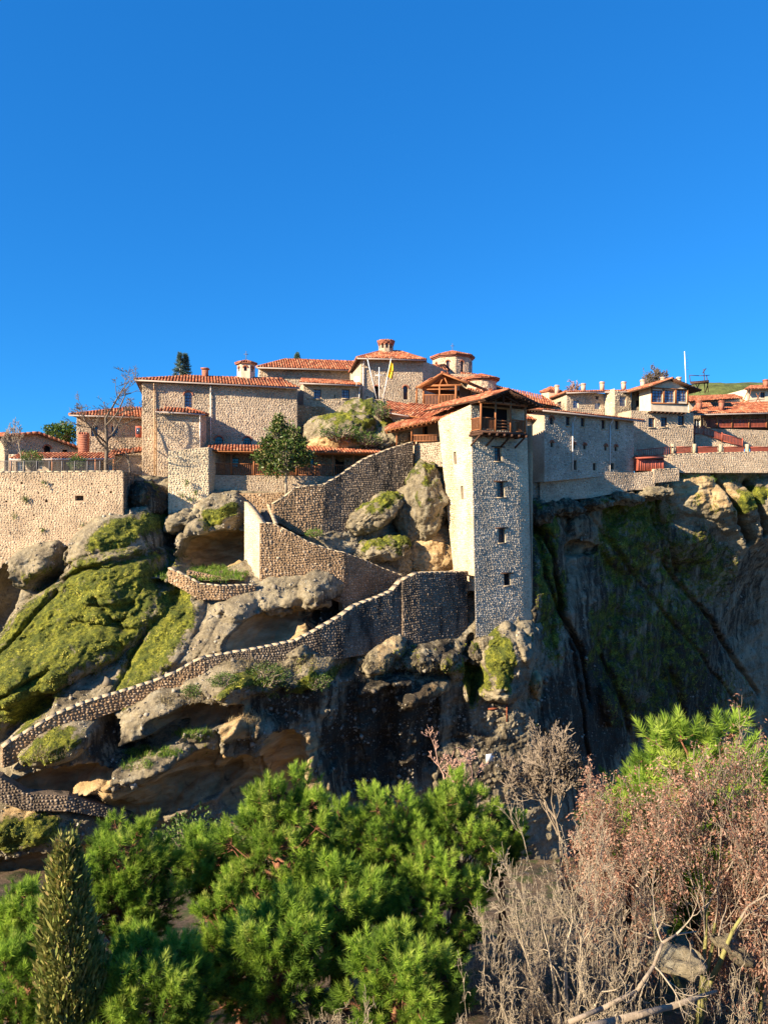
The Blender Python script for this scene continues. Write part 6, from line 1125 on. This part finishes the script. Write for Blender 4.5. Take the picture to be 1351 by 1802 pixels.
def rnd_in(px, py, rx, ry, n): a = rng.uniform(0, 6.28, n); r = rng.uniform(0, 1, n)**.5; return zip(px+rx*r*np.cos(a), py+ry*r*np.sin(a))
# the grassy ledge itself
V = []; 
for j in range(14):
    for i in range(26):
        x = -17.6+i*.27; y = 55.6+j*.42; z = Zp(1021, 55.6)+.05*j+.12*max(0, (i-14)/12)+.12*float(pn(np.array([x, y, 0.])))-.0*(i/26); V.append((x, y, z+ (12-i)*.012))
LV = np.array(V).reshape(14, 26, 3); grid_mesh('grassy_ledge', LV, M['earth'], dict(rnd=LV[..., 0]))['kind'] = 'structure'
k = rng.integers(0, 14*26, 900); pts = LV.reshape(-1, 3)[k]+rng.normal(0, .12, (900, 3))*[1, 1, .2]; pts = pts[pts[:, 1] < 60.5]; blades(pts, 'bright green grass filling the ledge in front of the cave', 'grass', 'grass', .32, .025, 1, 7)
for (spec, lb, mt, h) in (([(345, 1292, 40, 8, 160), (270, 1325, 50, 9, 200), (240, 1345, 30, 12, 80)], 'green grass tufts on the sills of the two hollow caves', 'grass', .28), ([(1170, 838, 60, 5, 160), (1300, 842, 60, 8, 160)], 'thin yellow-green grass along the foot of the right terrace wall', 'grass', .25),
    ([(500, 1170, 120, 12, 200), (640, 1165, 60, 14, 120), (740, 1180, 70, 14, 140), (100, 1330, 60, 14, 90), (330, 1235, 60, 12, 120), (430, 1262, 40, 12, 80)], 'dry straw-coloured grass on the rock ledges below the stair walls', 'dry_grass', .3)):
    pts = [on_cliff(a, b)+[0, -.05, 0] for s in spec for a, b in rnd_in(*s)]; blades(pts, lb, 'grass', mt, h, .018, 3, 6)
# moss cushions and ivy over the mossy rock
cand = np.argwhere((moss[2:-2, 2:-2] > .45))+2; cand = cand[(CV[cand[:, 0], cand[:, 1], 2] > -24)]; sel = cand[rng.integers(0, len(cand), 60000)]
pp = CV[sel[:, 0], sel[:, 1]]; keep = fbm(pp, .8, 4, .6, off=40) > .0; pp = pp[keep]; nn_ = np.stack([np.zeros(len(pp)), -np.ones(len(pp)), np.full(len(pp), .6)], -1); mb = MB(); rr = np.clip(.5+.8*fbm(pp, 1.1, 3, .6, off=3)+rng.normal(0, .12, len(pp)), 0, 1)
d = nrm(nn_+rng.normal(0, .5, nn_.shape)); s = nrm(np.cross(d, rng.normal(0, 1, d.shape))); t = np.cross(d, s); L = rng.uniform(.02, .08, (len(pp), 1)); w_ = rng.uniform(.03, .08, (len(pp), 1))
mb.bulk(np.stack([pp+s*w_, pp-s*w_*.6+t*w_*.8, pp-s*w_*.6-t*w_*.8, pp+d*L], 1), [(0, 1, 3), (1, 2, 3), (2, 0, 3)], rr); o = mb.build('moss', M['moss_tuft']); o['kind'] = 'stuff'; tag(o, 'yellow-green moss cushions covering the rounded rock faces', 'moss')
# cobbles bedded in the conglomerate
sel = np.stack([rng.integers(20, nz-4, 42000), rng.integers(4, nx-4, 42000)], 1); pp = CV[sel[:, 0], sel[:, 1]]; ok = (pp[:, 2] > -26)&(moss[sel[:, 0], sel[:, 1]] < .55)&(warm[sel[:, 0], sel[:, 1]] < .5)&(fbm(pp, .5, 3, .5, off=60) > -.1); pp = pp[ok]; pp = pp[(pp[:, 0] < 11) | (rng.random(len(pp)) < .25)][:9000]; n = len(pp)
oc = np.array([[1, 0, 0], [-1, 0, 0], [0, 1, 0], [0, -1, 0], [0, 0, 1], [0, 0, -1]], float); sz = rng.gamma(2.2, .028, (n, 1, 1))+.02; sc3 = rng.uniform(.7, 1.4, (n, 1, 3)); A = nrm(rng.normal(0, 1, (n, 3))); Bv = nrm(np.cross(A, rng.normal(0, 1, (n, 3)))); Cc = np.cross(A, Bv); Rm = np.stack([A, Bv, Cc], 1)
Vv = np.einsum('nij,njk->nik', oc[None]*sz*sc3, Rm)+pp[:, None]; mb = MB(); mb.bulk(Vv, [(0, 2, 4), (2, 1, 4), (1, 3, 4), (3, 0, 4), (2, 0, 5), (1, 2, 5), (3, 1, 5), (0, 3, 5)], rng.uniform(0, 1, n))
M['cobble'] = stone_mat('river_cobbles', [(.09, .07, .055), (.24, .20, .15), (.17, .14, .10), (.42, .37, .29), (.26, .22, .17)]); o = mb.build('cobbles', M['cobble'], smooth=True); o['kind'] = 'stuff'; tag(o, 'rounded cobbles bedded in the dark conglomerate rock', 'pebbles')
# plaque and iron pieces on the cliff
shrub(345, 1500, 19.5, 70, 60, 'dark shaded shrub mass between the left pine and the middle-left pine', 201, 'leaf', 900, .09, nper=5); shrub(175, 1560, 17.5, 60, 50, 'dark low shrub behind the cypress and the left pines', 202, 'leaf', 700, .09, nper=5)
shrub(600, 762, 66.1, 40, 13, 'dark green shrubby cushion across the middle of the rock behind the gallery', 203, 'leaf', 500, .14); shrub(646, 772, 66.3, 26, 12, 'green shrub at the right foot of the rock behind the gallery', 204, 'leaf', 320, .14); shrub(670, 722, 67.6, 16, 14, 'small shrub hanging on the rock shoulder below the flagpoles', 205, 'leaf', 220, .14)
c = on_cliff(861, 1332); pq = thing('plaque', 'small blank white plaque fixed to the dark cliff face', 'plaque', c); mb = MB(); mb.box(c+[0, -.25, 0], (.78, .05, .62), .5); mb.build('panel', M['white'], pq); mb = MB(); [mb.box(c+[x, -.29+.0, z], (.04, .04, .04)) for x in (-.3, .3) for z in (-.25, .25)]; mb.build('bolt', M['metal'], pq)
M['rust'] = simple_mat('rusted_iron', (.24, .07, .035), .8, .4, 8, .01); c = on_cliff(891, 1252); mb = MB(); mb.bar(c+[0, -.15, .9], c+[0, -.15, -.8], .1, .12); tag(mb.build('iron_bar', M['rust']), 'rusty upright iron bar fixed to the cliff above the white plaque', 'iron bar')
c = on_cliff(868, 1246); mb = MB(); mb.bar(c+[-.5, -.3, 0], c+[.4, -.2, 0], .1, .14); tag(mb.build('iron_bracket', M['rust']), 'short horizontal iron bracket left of the rusty upright bar', 'bracket')

# weeds rooted in the masonry
rng = np.random.default_rng(123); pts = []
for (px, py, Y0, rx, ry, n_) in ((327, 850, 60.9, 6, 5, 14), (344, 868, 61.1, 5, 4, 10), (322, 873, 60.9, 6, 4, 10), (338, 880, 61, 8, 3, 10), (44, 880, 57.5, 6, 5, 14), (78, 852, 57.5, 4, 8, 10), (72, 933, 57.6, 5, 6, 8), (25, 910, 57.5, 4, 5, 7), (150, 925, 57.7, 8, 4, 8)):
    for a, b in rnd_in(px, py, rx, ry, n_): pts.append(P(a, b, Y0-.03))
blades(pts, 'small weeds rooted between the stones of the retaining wall and the bright buttress', 'weeds', 'leaf', .16, .03, 5, 6, 'weeds')
